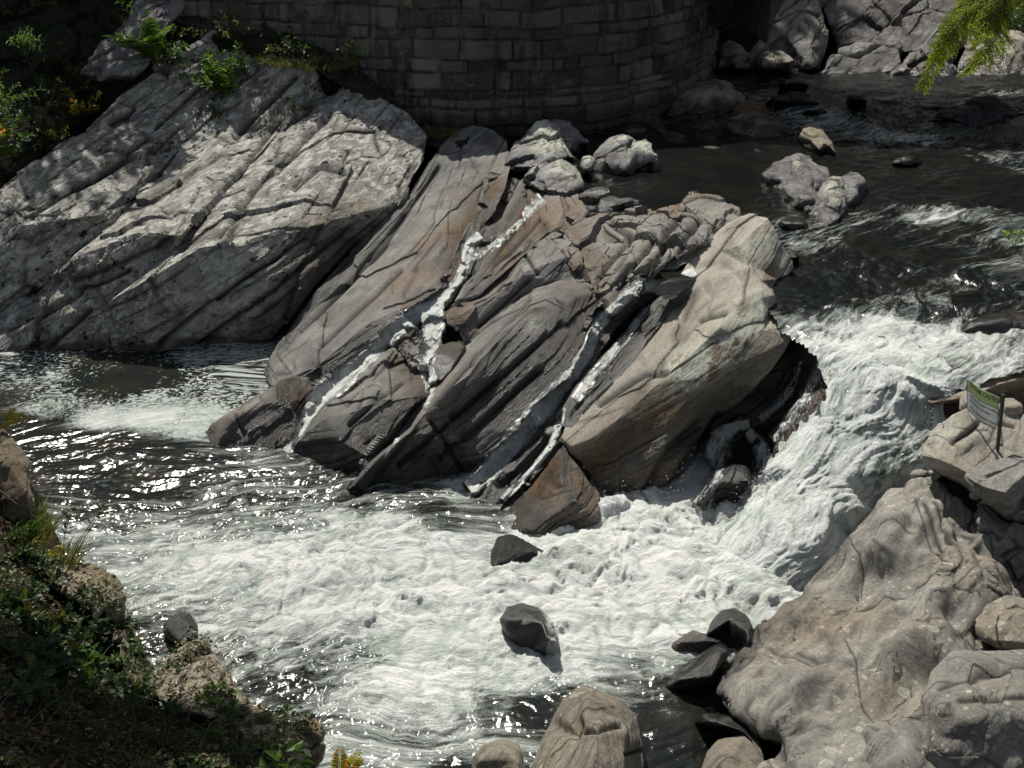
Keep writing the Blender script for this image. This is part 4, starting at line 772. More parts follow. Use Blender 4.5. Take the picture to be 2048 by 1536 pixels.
ground('river_bank', [(-330, 880, 10.8), (0, 880, 10.7), (20, 950, 10.6), (30, 1010, 10.4), (50, 1080, 10.0), (90, 1140, 9.65), (140, 1180, 9.4), (185, 1235, 9.1), (205, 1290, 8.75), (235, 1345, 8.4), (290, 1405, 8.0), (380, 1440, 7.7), (470, 1450, 7.6), (530, 1480, 7.3), (600, 1515, 7.05), (640, 1560, 6.8), (720, 1720, 5.8), (300, 1760, 4.9), (-330, 1760, 4.2)],
       [[(0, 1000, 9.8), (0, 1130, 8.6), (0, 1260, 7.35), (0, 1400, 6.1), (0, 1540, 5.1)], [(90, 1220, 8.5), (170, 1370, 7.3), (200, 1536, 5.7)], [(300, 1440, 7.1), (420, 1480, 6.6), (520, 1500, 6.75), (580, 1560, 6.3)], [(400, 1600, 5.7), (200, 1620, 5.1)]],
       'soil', back=1.5, L=.05, blk=.05, cell=(.4, .4, .3), low=(.12, .9), fine=.05, sm=2)
ground('right_bank', [(2200, 660, 14.0), (2900, 560, 14.3), (3600, 900, 10.8), (3600, 1700, 5.4), (2190, 1720, 5.7), (2180, 1300, 8.5), (2190, 900, 11.3)], [[(2300, 760, 13.0), (2900, 760, 12.4)], [(2300, 1000, 10.5), (2900, 1000, 9.9)], [(2300, 1300, 8.2), (2900, 1250, 8.0)]], 'spot', back=1.5, L=.07, blk=.15, cell=(1.2, .8, .6), low=(.25, 1.4), sm=2)
ground('left_hillside', [(-500, 560, 19.6), (-170, 455, 19.9), (0, 365, 20.9), (60, 322, 21.9), (130, 268, 22.9), (250, 172, 24.9), (310, 132, 25.8), (390, 88, 26.6), (470, 90, 27.0), (520, 60, 27.6), (520, -120, 29), (-500, -160, 25.5)],
       [[(-300, 300, 21.5), (100, 200, 23.6), (200, 120, 25.2), (330, 60, 26.9)], [(0, 60, 25.0), (200, 0, 26.8), (400, -30, 28)]], 'hill', back=2, L=.09, blk=.3, cell=(1.2, .7, .5), low=(.3, 1.6), fine=.08, sm=1)
ground('wall_foot_soil', [(418, 70, 26.1), (480, 60, 26.6), (640, 90, 26.0), (720, 140, 25.6), (800, 205, 25.3), (850, 262, 24.6), (905, 262, 24.9), (1010, 268, 24.8), (1030, 300, 24.0), (900, 300, 23.9), (850, 290, 24.2), (760, 215, 25.0), (700, 182, 25.2), (630, 140, 25.6), (500, 115, 26.0), (440, 110, 26.1)],
       [], 'hill', back=.8, L=.07, blk=.05, low=(.08, .8), fine=.03, sm=1)
rock('rock', 'dark shaded rock slab leaning up the hillside behind the ferns', [(150, 150, 24.0), (200, 90, 25.2), (250, 30, 26.3), (300, -20, 27.2), (390, -30, 27.4), (350, 40, 26.5), (300, 90, 25.7), (262, 130, 25.0), (205, 160, 24.2)], [[(210, 130, 24.5), (290, 40, 26.1)]], mat='grey', back=1, L=.08, blk=.12, sm=1, low=(.1, 1))
rock('rock', 'blocky dark stone half buried among the shaded ferns', [(196, 150, 24.2), (204, 118, 24.7), (240, 102, 25.0), (285, 100, 25.0), (300, 125, 24.6), (270, 150, 24.2)], [[(215, 128, 24.4), (285, 115, 24.6)]], mat='grey', back=.8, L=.07, blk=.08, sm=1)
rock('rock', 'brown rock with a rounded overhang at the frame edge on the left bank', [(-120, 850, 10.9), (0, 858, 10.95), (28, 880, 10.85), (60, 925, 10.6), (66, 960, 10.35), (75, 1000, 10.05), (66, 1032, 9.85), (40, 1060, 9.75), (0, 1040, 9.8), (-120, 1040, 9.8)], [[(-60, 920, 10.2), (20, 930, 10.15), (55, 985, 9.9)]], mat='bank', back=1.0, L=.035, blk=.05, sm=2, paint=[('stain', [(0, 900), (40, 1000)], 40, .5)])
rock('rock_ledge', 'sunlit tan ledge of the left bank with a rounded overhanging end', [(60, 1075, 9.75), (110, 1105, 9.6), (150, 1118, 9.55), (200, 1135, 9.45), (232, 1165, 9.25), (250, 1195, 9.05), (248, 1228, 8.8), (225, 1240, 8.65), (200, 1232, 8.6), (150, 1200, 8.75), (100, 1160, 9.0), (60, 1110, 9.3)], [[(100, 1130, 9.25), (160, 1150, 9.1), (215, 1185, 8.85), (232, 1215, 8.7)]], mat='bank', back=1.0, L=.028, blk=.05, cell=(.4, .15, .12), sm=2)
rock('rock', 'narrow sunlit rock face dropping to the water below the tan ledge', [(232, 1225, 8.9), (250, 1240, 8.85), (275, 1290, 8.5), (300, 1330, 8.25), (322, 1368, 8.0), (300, 1400, 7.75), (262, 1370, 7.8), (240, 1310, 8.1)], [[(250, 1280, 8.4), (285, 1350, 8.0)]], mat='bank', back=.8, L=.028, blk=.06, cell=(.3, .2, .15), sm=2)
rock('boulder', 'cracked sunlit tan boulder on the left bank below the black foam capped rock', [(300, 1372, 8.05), (322, 1340, 8.3), (350, 1305, 8.5), (385, 1284, 8.65), (415, 1284, 8.6), (445, 1320, 8.3), (475, 1370, 7.95), (505, 1400, 7.75), (540, 1440, 7.4), (480, 1450, 7.15), (400, 1430, 7.25), (330, 1410, 7.5)], [[(345, 1345, 8.05), (400, 1330, 8.0), (450, 1380, 7.65), (500, 1420, 7.4)]], mat='bank', back=.9, L=.026, blk=.03, cell=(.4, .25, .2), sm=4, low=(.05, .6), strokes=[([(345, 1335), (400, 1300), (420, 1300)], 5, -.05), ([(360, 1320), (410, 1310)], 4, -.04), ([(450, 1350), (460, 1380)], 7, -.05)])
rock('rock', 'low tan rock shelf overgrown by trailing plants at the bottom of the left bank', [(430, 1440, 7.2), (500, 1412, 7.55), (560, 1430, 7.4), (600, 1452, 7.2), (625, 1490, 6.95), (600, 1530, 6.6), (520, 1520, 6.6), (450, 1490, 6.8)], [[(480, 1455, 7.05), (560, 1465, 6.95), (600, 1495, 6.75)]], mat='bank', back=.7, L=.026, blk=.04, cell=(.3, .2, .15), sm=3)
rock('boulder', 'knobbly brown boulder at the tip of the left bank', [(575, 1480, 7.05), (585, 1452, 7.3), (610, 1434, 7.45), (635, 1440, 7.4), (650, 1460, 7.25), (653, 1495, 7.0), (640, 1520, 6.85), (610, 1522, 6.8), (585, 1510, 6.85)], [[(600, 1470, 7.0), (630, 1475, 7.0)]], mat='bank', back=.6, L=.022, blk=.03, cell=(.15, .12, .1), sm=4, low=(.04, .3), strokes=[([(625, 1490), (645, 1480)], 6, -.05)])
# broad terrain beyond the river
def terrain():
    xs = np.arange(-90, 91, 1.0); ys = np.concatenate([np.arange(34, 60, .7), np.arange(60, 170, 3.0)])
    X, Y = np.meshgrid(xs, ys)
    P = np.stack([X.ravel(), Y.ravel(), np.zeros(X.size)], 1)
    z = .9 + np.clip(P[:, 1] - 35.0, 0, None) * .5
    z = z * (1 + .15 * fbm(P / 14, 3)) + .7 * fbm(P / 3.0, 4)
    P[:, 2] = z
    n, m = X.shape
    i = np.arange(n * m).reshape(n, m)
    F = np.stack([i[:-1, :-1], i[:-1, 1:], i[1:, 1:], i[1:, :-1]], -1).reshape(-1, 4)
    o = link('hillside', P, F, M['hill'], None, dict(ruv=P, cav=np.zeros(len(P))))
    o['kind'] = 'structure'
terrain()
def bed():
    P = np.array([[-60, -20, -1.2], [60, -20, -1.2], [60, 36, -1.2], [-60, 36, -1.2]], float)
    o = link('river_bed', P, [[0, 1, 2, 3]], M['hill'], None, dict(ruv=P, cav=np.zeros(4)))
    o['kind'] = 'structure'
bed()

# ------------------------------------------------------------------ ray casting on the built ground
_V, _T, _o = [], [], 0
for v, tt in zip(BVH_V, BVH_T):
    _V.append(v); _T.append(tt + _o); _o += len(v)
BVH = BVHTree.FromPolygons(np.concatenate(_V).tolist(), np.concatenate(_T).tolist())
EYE = Vector((0, 0, CAMZ))
def hit(px, py):
    d = Vector(ray(px, py)).normalized()
    r = BVH.ray_cast(EYE, d)
    return (r[0], r[1]) if r[0] is not None else (None, None)

# ------------------------------------------------------------------ water
def water_mat(name, deep, film=False, tra=.14, upb=.3, bmp=.085, foamc=(.92, .92, .89), foamd=(.55, .61, .57), brown=None, edge=.5):
    t = NT(name)
    P = t.n('ShaderNodeNewGeometry').outputs['Position']
    F = t.attr('foam')
    uv = t.attr('flow', 'Vector')
    nA = t.noise(t.scale(uv, (.6, 1.35, 1)), 2.4, 10, .72, 1.0)
    nB = t.noise(t.scale(uv, (.6, 1.3, 1)), 9, 8, .74, .9)
    nC = t.noise(P, 60, 3, .6)
    nn = t.math('ADD', t.math('MULTIPLY', nA, .55), t.math('ADD', t.math('MULTIPLY', nB, .33), t.math('MULTIPLY', nC, .12)))
    x = t.math('ADD', F, t.math('MULTIPLY', t.math('SUBTRACT', nn, .5), 2.6))
    m = t.step(x, .36, .86)
    lace = t.math('MULTIPLY', t.math('ABSOLUTE', t.math('SUBTRACT', t.noise(uv, 5.5, 6, .6, 1.8), .5)), 2.0)
    m2 = t.step(t.math('ADD', lace, t.math('MULTIPLY', t.math('SUBTRACT', F, .55), .9)), .03, .12)
    calm = t.step(t.attr('chop'), .32, .6, 1.0, 0.0)
    m = t.math('ADD', t.math('MULTIPLY', m, t.math('SUBTRACT', 1.0, calm)), t.math('MULTIPLY', m2, calm))
    m = t.math('MULTIPLY', m, t.step(F, .015, .12), clamp=True)
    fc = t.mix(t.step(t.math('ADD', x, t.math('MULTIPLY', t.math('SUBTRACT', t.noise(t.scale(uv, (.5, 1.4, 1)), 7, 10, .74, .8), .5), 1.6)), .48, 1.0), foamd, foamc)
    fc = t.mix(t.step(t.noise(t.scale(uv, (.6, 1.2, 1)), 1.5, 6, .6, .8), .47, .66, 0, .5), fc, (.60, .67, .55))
    fc = t.mix(t.math('MULTIPLY', t.attr('cav'), .6), fc, (.33, .42, .37))  # greenish shade painted into the creases of the foam
    fb = t.bump(t.math('ADD', t.math('MULTIPLY', nB, .7), t.math('ADD', t.math('MULTIPLY', nC, .15), t.math('MULTIPLY', t.noise(uv, 26, 5, .7, .5), .5))), 1.0, bmp)
    # aerated water scatters light through its lumps: soften the shading normal upward
    fb = t.n('ShaderNodeVectorMath', {0: t.n('ShaderNodeVectorMath', {0: fb, 1: (0, .05, upb)}, operation='ADD').outputs[0]}, operation='NORMALIZE').outputs[0]
    dif = t.n('ShaderNodeBsdfDiffuse', {'Color': fc, 'Normal': fb}).outputs[0]
    tr = t.n('ShaderNodeBsdfTranslucent', {'Color': fc, 'Normal': fb}).outputs[0]
    gl = t.n('ShaderNodeBsdfGlossy', {'Color': (.9, .9, .9, 1), 'Roughness': .22, 'Normal': t.bump(nC, 1.0, .05)}).outputs[0]
    fo = t.n('ShaderNodeMixShader', {0: tra, 1: dif, 2: tr}).outputs[0]
    fo = t.n('ShaderNodeMixShader', {0: .06, 1: fo, 2: gl}).outputs[0]
    w1 = t.noise(t.scale(uv, (1, 1, 1)), 4.0, 3, .55, .5)
    w2 = t.noise(uv, 14, 4, .6, .3)
    ch = t.attr('chop')
    wb = t.bump(t.math('MULTIPLY', t.math('ADD', w1, t.math('MULTIPLY', w2, .45)), ch), 1.0, .012)
    dc = deep
    if brown: dc = t.mix(t.step(t.noise(P, 1.3, 5, .6), .4, .65), deep, brown)
    wa = t.n('ShaderNodeBsdfPrincipled', {'Base Color': dc if not isinstance(dc, tuple) else dc + (1,), 'Roughness': .15, 'IOR': 1.33, 'Normal': wb}).outputs[0]
    if film: wa = t.n('ShaderNodeMixShader', {0: t.math('MULTIPLY', t.step(F, .12, .45), .14), 1: t.n('ShaderNodeBsdfTransparent').outputs[0], 2: t.n('ShaderNodeBsdfGlossy', {'Roughness': .22, 'Color': (.8, .8, .8, 1), 'Normal': wb}).outputs[0]}).outputs[0]
    return t.done(t.n('ShaderNodeMixShader', {0: m, 1: wa, 2: fo}).outputs[0])
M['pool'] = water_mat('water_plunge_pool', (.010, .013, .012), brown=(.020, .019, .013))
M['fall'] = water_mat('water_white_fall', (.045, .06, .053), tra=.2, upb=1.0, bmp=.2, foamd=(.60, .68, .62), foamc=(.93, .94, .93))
M['cascade'] = water_mat('water_thin_cascade', (.02, .022, .02), film=True, tra=.25, upb=.9)
M['river'] = water_mat('water_upper_river', (.007, .009, .009), brown=(.013, .013, .010))

def idw(XY, C, val, p=3.5, asp=(1.0, 1.0)):
    A = np.array(asp)
    num = 0; den = 0
    for c, v in zip(C, val):
        d2 = (((XY - c) * A) ** 2).sum(1) + 1e-3
        w = d2 ** (-p / 2)
        num = num + w[:, None] * v; den = den + w
    return num / den[:, None]

def sheet(name, poly, res, z0, ctrl, mat, flowdir, wave):
    """ctrl: (px, py, foam, turbulence, chop)"""
    poly = np.array(poly)
    lo, hi = poly.min(0), poly.max(0)
    xs, ys = np.arange(lo[0], hi[0], res), [lo[1]]
    while ys[-1] < hi[1]: ys.append(ys[-1] + res * max(1, (ys[-1] - 14) * .11 + 1))
    ys = np.array(ys)
    X, Y = np.meshgrid(xs, ys); n, m = X.shape
    XY = np.stack([X.ravel(), Y.ravel()], 1)
    keep = inside(poly, XY)
    i = np.arange(n * m).reshape(n, m)
    F = np.stack([i[:-1, :-1], i[:-1, 1:], i[1:, 1:], i[1:, :-1]], -1).reshape(-1, 4)
    F = F[keep[F].all(1)]
    u = np.unique(F); rm = np.full(n * m, -1); rm[u] = np.arange(len(u))
    XY = XY[u]; F = rm[F]
    C = np.array([at(c[0], c[1], z0)[:2] for c in ctrl])
    a = idw(XY, C, np.array([c[2:5] for c in ctrl]), 3.2)
    P = np.concatenate([XY, np.full((len(XY), 1), z0)], 1)
    if name == 'plunge_pool':
        for (x, y, h_, r_) in ((818, 1195, .16, .34), (1000, 1165, .10, .4), (1250, 1120, .17, .5), (1440, 1140, .16, .5), (700, 1130, .12, .45), (1160, 1240, .10, .4), (580, 1150, .12, .4), (900, 1090, .12, .45), (1320, 1050, .15, .4), (1560, 1190, .14, .4), (450, 1120, .10, .4), (930, 1290, .10, .35), (640, 1240, .10, .35), (1230, 1030, .22, .28), (1100, 1100, .1, .3), (800, 1370, .07, .3), (1128, 1262, .13, .22), (1128, 1122, .10, .22), (402, 1262, .06, .16), (1205, 1030, .12, .2), (1310, 1280, .06, .25)):
            c = at(x, y, 0.0)[:2]
            e_ = XY - c; w_ = np.exp(-((e_[:, 0] * .7) ** 2 + (e_[:, 1] * 1.4) ** 2) / r_ ** 2)
            P[:, 2] += h_ * w_; a[:, 0] += .25 * w_
    if name == 'upper_river':
        lip = [tuple(at(x, y, 2)[:2]) for x, y in ((1560, 650), (1625, 700), (1700, 712), (1800, 735), (1890, 770), (1960, 766))]
        P[:, 2] -= .09 * np.exp(-(seg_dist(XY, lip) / .10) ** 2)
    V, fl, cav = wave(P, a, flowdir)
    o = link(name, V, F, mat, None, dict(foam=a[:, 0], chop=a[:, 2], flow=fl, cav=cav))
    o['kind'] = 'structure'
    return o

def churn(P, amp, fl):
    """billowing white water: lumps with creases, three sizes, pushed sideways too"""
    w = P + .25 * np.stack([perlin(P * 1.3), perlin(P * 1.3 + 7), perlin(P * 1.3 + 13)], 1)
    b1 = fbm(fl * 1.3 + 3, 2, .5)
    b2 = .55 - np.abs(perlin(w * 3.2)) * 1.9
    w2 = w + .08 * np.stack([perlin(P * 5), perlin(P * 5 + 7), perlin(P * 5 + 13)], 1)
    b3 = .5 - np.abs(perlin(w2 * 7.5 + 5)) * 1.8
    b4 = perlin(w2 * 19 + 2)
    b5 = .5 - np.abs(perlin(w2 * 15 + 8)) * 1.7
    b6 = perlin(w2 * 36)
    h = amp * (1.7 * b1 - .40 * b2 - .18 * b3 + .10 * b4 - .10 * b5 + .05 * b6)
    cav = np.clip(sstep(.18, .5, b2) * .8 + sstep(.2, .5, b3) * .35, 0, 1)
    return h, cav

def pool_wave(P, a, fd):
    d = np.array([fd[0], fd[1], 0]); d /= np.linalg.norm(d); s = np.array([-d[1], d[0], 0])
    th = .75 * perlin(P * .33) + .25 * perlin(P * .9 + 5)
    fl = np.stack([P @ d * .6, P @ s * 1.2, P[:, 2]], 1) + np.stack([th, -th, th * 0], 1)
    amp = np.minimum(a[:, 1], .135)
    h, cav = churn(P, amp, fl)
    q = fl + .3 * np.stack([perlin(P * 1.1 + 31), perlin(P * 1.1 + 37), 0 * th], 1)
    small = a[:, 2] * (.022 * perlin(q * 3.6 + 9) + .013 * perlin(q * 8 + 2) + .004 * perlin(q * 17))
    swell = .03 * a[:, 2] * perlin(fl * 1.1 + 4)
    V = P.copy()
    V[:, 2] += h + small + swell
    V[:, 0] += .35 * amp * perlin(P * 4 + 50); V[:, 1] += .35 * amp * perlin(P * 4 + 60)
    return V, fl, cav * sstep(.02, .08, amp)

# points around the plunge pool
LC = [(-100, 740, 0.45, 0.000, 0.25), (0, 745, 0.50, 0.000, 0.3), (100, 755, 0.54, 0.000, 0.3), (190, 742, 0.30, 0.000, 0.3), (265, 760, 0.02, 0.000, 0.2), (330, 750, 0.25, 0.000, 0.2), (400, 720, 0.54, 0.000, 0.25), (490, 712, 0.56, 0.000, 0.2), (540, 740, 0.46, 0.000, 0.2), (400, 770, 0.50, 0.000, 0.2), (300, 800, 0.55, 0.000, 0.25),
      (470, 780, 0.50, 0.000, 0.2), (300, 835, 0.72, 0.000, 0.25), (200, 840, 0.66, 0.000, 0.3), (370, 862, 0.62, 0.011, 0.3), (410, 830, 0.62, 0.000, 0.3), (90, 815, 0.56, 0.000, 0.4), (0, 800, 0.35, 0.000, 0.5), (30, 860, 0.05, 0.011, 0.8), (140, 882, 0.22, 0.011, 0.9), (250, 895, 0.22, 0.011, 1), (330, 900, 0.32, 0.011, 0.9),
      (100, 950, 0.24, 0.017, 1.1), (300, 950, 0.30, 0.022, 1.1), (430, 935, 0.40, 0.022, 1), (540, 918, 0.55, 0.033, 0.8), (590, 925, 0.48, 0.022, 0.8), (640, 960, 0.40, 0.022, 1), (200, 1010, 0.45, 0.033, 1.1), (400, 1000, 0.48, 0.033, 1.1), (560, 1000, 0.45, 0.033, 1), (700, 1000, 0.45, 0.044, 1), (800, 990, 0.45, 0.033, 1), (860, 1020, 0.35, 0.044, 1.1), (925, 985, 0.70, 0.055, 0.8), (960, 1030, 0.50, 0.044, 1), (900, 1055, 0.45, 0.051, 1.1), (950, 1075, 0.55, 0.063, 1),
      (80, 1090, 0.68, 0.063, 1), (170, 1070, 0.65, 0.063, 1), (300, 1070, 0.62, 0.063, 1), (420, 1060, 0.63, 0.063, 1), (540, 1045, 0.70, 0.076, 1), (660, 1050, 0.85, 0.101, 1), (780, 1050, 0.85, 0.114, 1), (850, 1100, 0.83, 0.114, 1), (960, 1110, 0.85, 0.127, 1), (300, 1140, 0.73, 0.089, 1), (450, 1130, 0.77, 0.101, 1), (600, 1110, 0.78, 0.127, 1), (720, 1120, 0.87, 0.139, 1), (900, 1150, 0.88, 0.139, 1), (1100, 1150, 1.15, 0.164, 1),
      (1100, 1080, 1.15, 0.152, 1), (1250, 1020, 1.28, 0.176, 1), (1200, 1060, 1.20, 0.190, 1), (1350, 1060, 1.20, 0.202, 1), (1300, 1110, 1.16, 0.190, 1), (1500, 1110, 1.20, 0.202, 1), (1580, 1180, 1.17, 0.177, 1), (1400, 1190, 1.15, 0.164, 1), (1250, 1200, 1.15, 0.152, 1), (1120, 1210, 1.15, 0.152, 1), (260, 1210, 0.68, 0.063, 1), (290, 1275, 0.43, 0.038, 1), (430, 1220, 0.72, 0.089, 1), (410, 1270, 0.62, 0.051, 1), (560, 1220, 0.79, 0.114, 1), (700, 1210, 0.88, 0.139, 1), (800, 1250, 0.89, 0.139, 1), (950, 1220, 0.89, 0.152, 1),
      (900, 1310, 0.89, 0.127, 1), (1020, 1350, 0.82, 0.114, 1), (1150, 1300, 0.92, 0.127, 1), (1280, 1260, 0.92, 0.127, 1), (1350, 1235, 0.88, 0.101, 1), (470, 1320, 0.53, 0.051, 1.1), (560, 1310, 0.62, 0.063, 1), (600, 1360, 0.46, 0.063, 1.2), (680, 1340, 0.62, 0.089, 1), (560, 1390, 0.43, 0.038, 1.1), (640, 1400, 0.61, 0.063, 1), (740, 1390, 0.70, 0.089, 1), (650, 1440, 0.65, 0.063, 1), (800, 1440, 0.75, 0.101, 1), (900, 1420, 0.78, 0.101, 1), (720, 1490, 0.62, 0.051, 1), (820, 1510, 0.60, 0.038, 1), (930, 1450, 0.67, 0.063, 1), (1000, 1400, 0.62, 0.063, 1), (1060, 1420, 0.20, 0.033, 0.9), (1000, 1460, 0.53, 0.038, 0.9),
      (1100, 1360, 0.71, 0.063, 1), (1200, 1345, 0.71, 0.063, 1), (1300, 1330, 0.62, 0.063, 1), (1320, 1400, 0.43, 0.038, 1), (1310, 1470, 0.16, 0.022, 1), (1340, 1530, 0.14, 0.022, 1), (1250, 1360, 0.61, 0.051, 1), (1390, 1410, 0.16, 0.022, 0.9), (900, 1560, 0.31, 0.022, 1), (760, 1560, 0.53, 0.025, 1)]
poolp = [at(-400, 690, -.0)[:2], at(600, 670, 0)[:2] , (1.0, 15.6), (3.4, 14.0), at(1700, 950, 0)[:2], (7.0, 11.5), (6.5, 5.5), (-4.5, 5.5), (-9.0, 9.0), (-13, 15)]
sheet('plunge_pool', poolp, .018, 0.0, LC, M['pool'], (-1, -.25), pool_wave)

UC = [(1300, 400, 0.00, 0.000, 0.14), (1200, 420, 0.00, 0.000, 0.14), (1450, 350, 0.00, 0.000, 0.17), (1380, 300, 0.00, 0.000, 0.14), (1300, 200, 0.00, 0.000, 0.17), (1500, 480, 0.03, 0.000, 0.57), (1700, 340, 0.02, 0.015, 0.97), (1600, 300, 0.06, 0.015, 0.97), (1900, 330, 0.02, 0.015, 0.97), (2100, 400, 0.15, 0.020, 1.56), (1600, 160, 0.01, 0.015, 0.58), (1450, 150, 0.00, 0.000, 0.23), (1800, 175, 0.04, 0.015, 1.38), (1700, 185, 0.17, 0.020, 1.56), (2000, 170, 0.25, 0.020, 1.56), (2040, 192, 0.45, 0.030, 1.56), (1900, 150, 0.05, 0.015, 0.97), (2200, 200, 0.25, 0.020, 1.56),
      (1500, 215, 0.35, 0.020, 0.69), (1600, 226, 0.55, 0.050, 1.56), (1660, 238, 0.63, 0.060, 1.56), (1720, 258, 0.55, 0.060, 1.95), (1780, 275, 0.60, 0.050, 1.95), (1860, 280, 0.55, 0.040, 1.95), (1930, 285, 0.35, 0.030, 1.95), (1650, 275, 0.45, 0.040, 1.56), (1700, 300, 0.23, 0.020, 1.56), (1760, 225, 0.20, 0.050, 2.35), (1800, 245, 0.15, 0.040, 2.35), (1850, 300, 0.17, 0.020, 1.56), (1850, 380, 0.02, 0.015, 0.97), (1750, 385, 0.02, 0.015, 0.97), (2030, 320, 0.45, 0.040, 1.95),
      (1760, 425, 0.35, 0.050, 1.95), (1830, 432, 0.61, 0.080, 1.95), (1890, 438, 0.65, 0.080, 1.95), (1930, 455, 0.35, 0.050, 1.95), (1860, 465, 0.33, 0.040, 1.95), (1620, 490, 0.50, 0.030, 1.24), (1600, 470, 0.45, 0.030, 1.56), (1680, 510, 0.25, 0.030, 1.55), (1760, 500, 0.15, 0.030, 1.71), (1850, 510, 0.17, 0.040, 1.86), (1950, 500, 0.35, 0.050, 1.86), (2030, 470, 0.55, 0.060, 1.95), (2040, 540, 0.45, 0.050, 1.86), (1650, 560, 0.06, 0.020, 1.71), (1600, 575, 0.06, 0.010, 1.55), (1750, 560, 0.22, 0.030, 1.71), (1850, 560, 0.28, 0.040, 1.86), (1950, 570, 0.36, 0.050, 1.86),
      (1620, 600, 0.20, 0.020, 1.55), (1700, 610, 0.32, 0.030, 1.71), (1780, 610, 0.42, 0.050, 1.86), (1860, 620, 0.45, 0.050, 1.86), (1950, 600, 0.32, 0.040, 1.71), (2060, 610, 0.35, 0.040, 1.71), (1700, 640, 0.60, 0.050, 1.55), (1750, 650, 0.92, 0.080, 1.55), (1800, 660, 0.70, 0.080, 1.55), (1870, 665, 0.85, 0.080, 1.55), (1960, 680, 0.75, 0.060, 1.55), (2060, 680, 0.60, 0.050, 1.55), (1680, 670, 0.70, 0.050, 1.55), (1720, 690, 1.05, 0.080, 1.55), (1850, 710, 0.85, 0.080, 1.55), (1900, 730, 0.60, 0.050, 1.55)]
upp = [at(930, 262, 2)[:2], at(1030, 320, 2)[:2], at(1080, 380, 2)[:2], at(1140, 450, 2)[:2], at(1230, 470, 2)[:2], at(1330, 560, 2)[:2], at(1290, 585, 2)[:2], at(1345, 600, 2)[:2], at(1420, 540, 2)[:2], at(1560, 650, 2)[:2], at(1625, 700, 2)[:2], at(1700, 712, 2)[:2], at(1800, 735, 2)[:2], at(1890, 770, 2)[:2], at(2200, 740, 2)[:2], (15, 13), (20, 24), (21, 36.5), (-9, 36.5), (-9, 28)]
def river_wave(P, a, fd):
    V, fl, cav = pool_wave(P, a, fd)
    return V, fl, cav
sheet('upper_river', upp, .035, 2.0, UC, M['river'], (-.75, -.65), river_wave)

# the main fall and the side fall: sheets of white water between the two levels
def fall(outline, lines, L, amp, foam, name):
    V, T = front_patch(outline, lines)
    V, T, _ = refine(V, T, L * 3); V = smooth(V, T, 5); V, T, _ = refine(V, T, L)
    V = smooth(V, T, 3)
    N = vnormals(V, T)
    d = np.array([-.62, -.40, -.68]); s = np.cross(N.mean(0), d)
    fl = np.stack([V @ d * .7, V @ (s / np.linalg.norm(s)) * 1.2, V[:, 1] * .3], 1)
    fl = fl + .22 * np.stack([perlin(V * 1.6 + 3), perlin(V * 1.6 + 11), perlin(V * 1.6 + 17)], 1)
    bl = .5 - np.abs(perlin(V * 1.5 + 40)) * 1.6
    b2 = .5 - np.abs(perlin(fl * np.array([2.6, 3.4, 2]) + 5)) * 1.7
    b3 = .5 - np.abs(perlin(fl * np.array([6.0, 9.0, 5]) + 15)) * 1.7
    b4 = .5 - np.abs(perlin(V * 13 + .5 * b3[:, None])) * 1.7
    b5 = perlin(V * 27); b6 = perlin(V * 55)
    h = amp * (1.1 * perlin(V * .9 + 2) - .8 * bl - .55 * b2 - .34 * b3 - .16 * b4)
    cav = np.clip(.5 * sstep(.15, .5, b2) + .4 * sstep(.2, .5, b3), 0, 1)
    V2 = V + N * h[:, None]
    Q = to_px(V)
    f = np.full(len(V), foam[0])
    for (pts, w, val) in foam[1]:
        f = f + (val - f) * np.exp(-(seg_dist(Q, pts) / w) ** 2)
    ed_ = np.zeros(len(V)); ed_[np.unique(np.array(boundary(T)).ravel())] = 1
    for _ in range(5): ed_ = np.maximum(ed_, smooth(ed_[:, None], T, 2, .6)[:, 0])
    ns_ = np.stack([perlin(V * 5 + 70), perlin(V * 5 + 80), perlin(V * 5 + 90)], 1) + .6 * np.stack([perlin(V * 14 + 70), perlin(V * 14 + 80), perlin(V * 14 + 90)], 1)
    V2 = V2 + ns_ * (.09 * ed_)[:, None]
    o = link(name, V2, T, M['fall' if name == 'waterfall' else 'cascade'], None, dict(foam=f, chop=np.full(len(V), 1.2), flow=fl * 1.6, cav=cav))
    o['kind'] = 'structure'
    return o
fall([(1618, 690, 1.97), (1690, 672, 2.0), (1760, 672, 2.0), (1840, 690, 2.0), (1905, 735, 2.0), (1915, 770, 1.93), (1895, 800, 1.85), (1890, 835, 1.6), (1912, 870, 1.4), (1925, 935, 1.1), (1870, 965, .9), (1800, 985, .76), (1745, 1020, .6), (1700, 1075, .42), (1665, 1130, .25), (1612, 1195, -.02), (1530, 1195, -.06), (1440, 1130, -.06), (1390, 1060, -.03), (1470, 1020, .22), (1512, 975, .55), (1530, 930, .86), (1556, 898, 1.02), (1598, 850, 1.3), (1648, 795, 1.65), (1640, 750, 1.8)],
     [[(1640, 705, 1.99), (1700, 718, 2.01), (1790, 740, 2.01), (1880, 772, 1.99)], [(1680, 745, 1.91), (1780, 768, 1.88), (1870, 796, 1.80)], [(1690, 785, 1.76), (1780, 805, 1.70), (1860, 832, 1.58)], [(1650, 860, 1.40), (1740, 870, 1.38), (1850, 890, 1.30)], [(1590, 940, 1.05), (1680, 955, 1.02), (1790, 945, 1.06)], [(1590, 1020, .74), (1650, 1030, .72), (1710, 1020, .76)], [(1530, 1050, .48), (1590, 1090, .46), (1640, 1100, .44)]],
     .018, .05, (.80, [([(1800, 900), (1760, 950)], 30, .5), ([(1690, 880), (1720, 900)], 40, .85), ([(1850, 860), (1830, 930)], 25, .72), ([(1780, 730)], 20, .8), ([(1600, 1000)], 60, 1.1)]), 'waterfall')
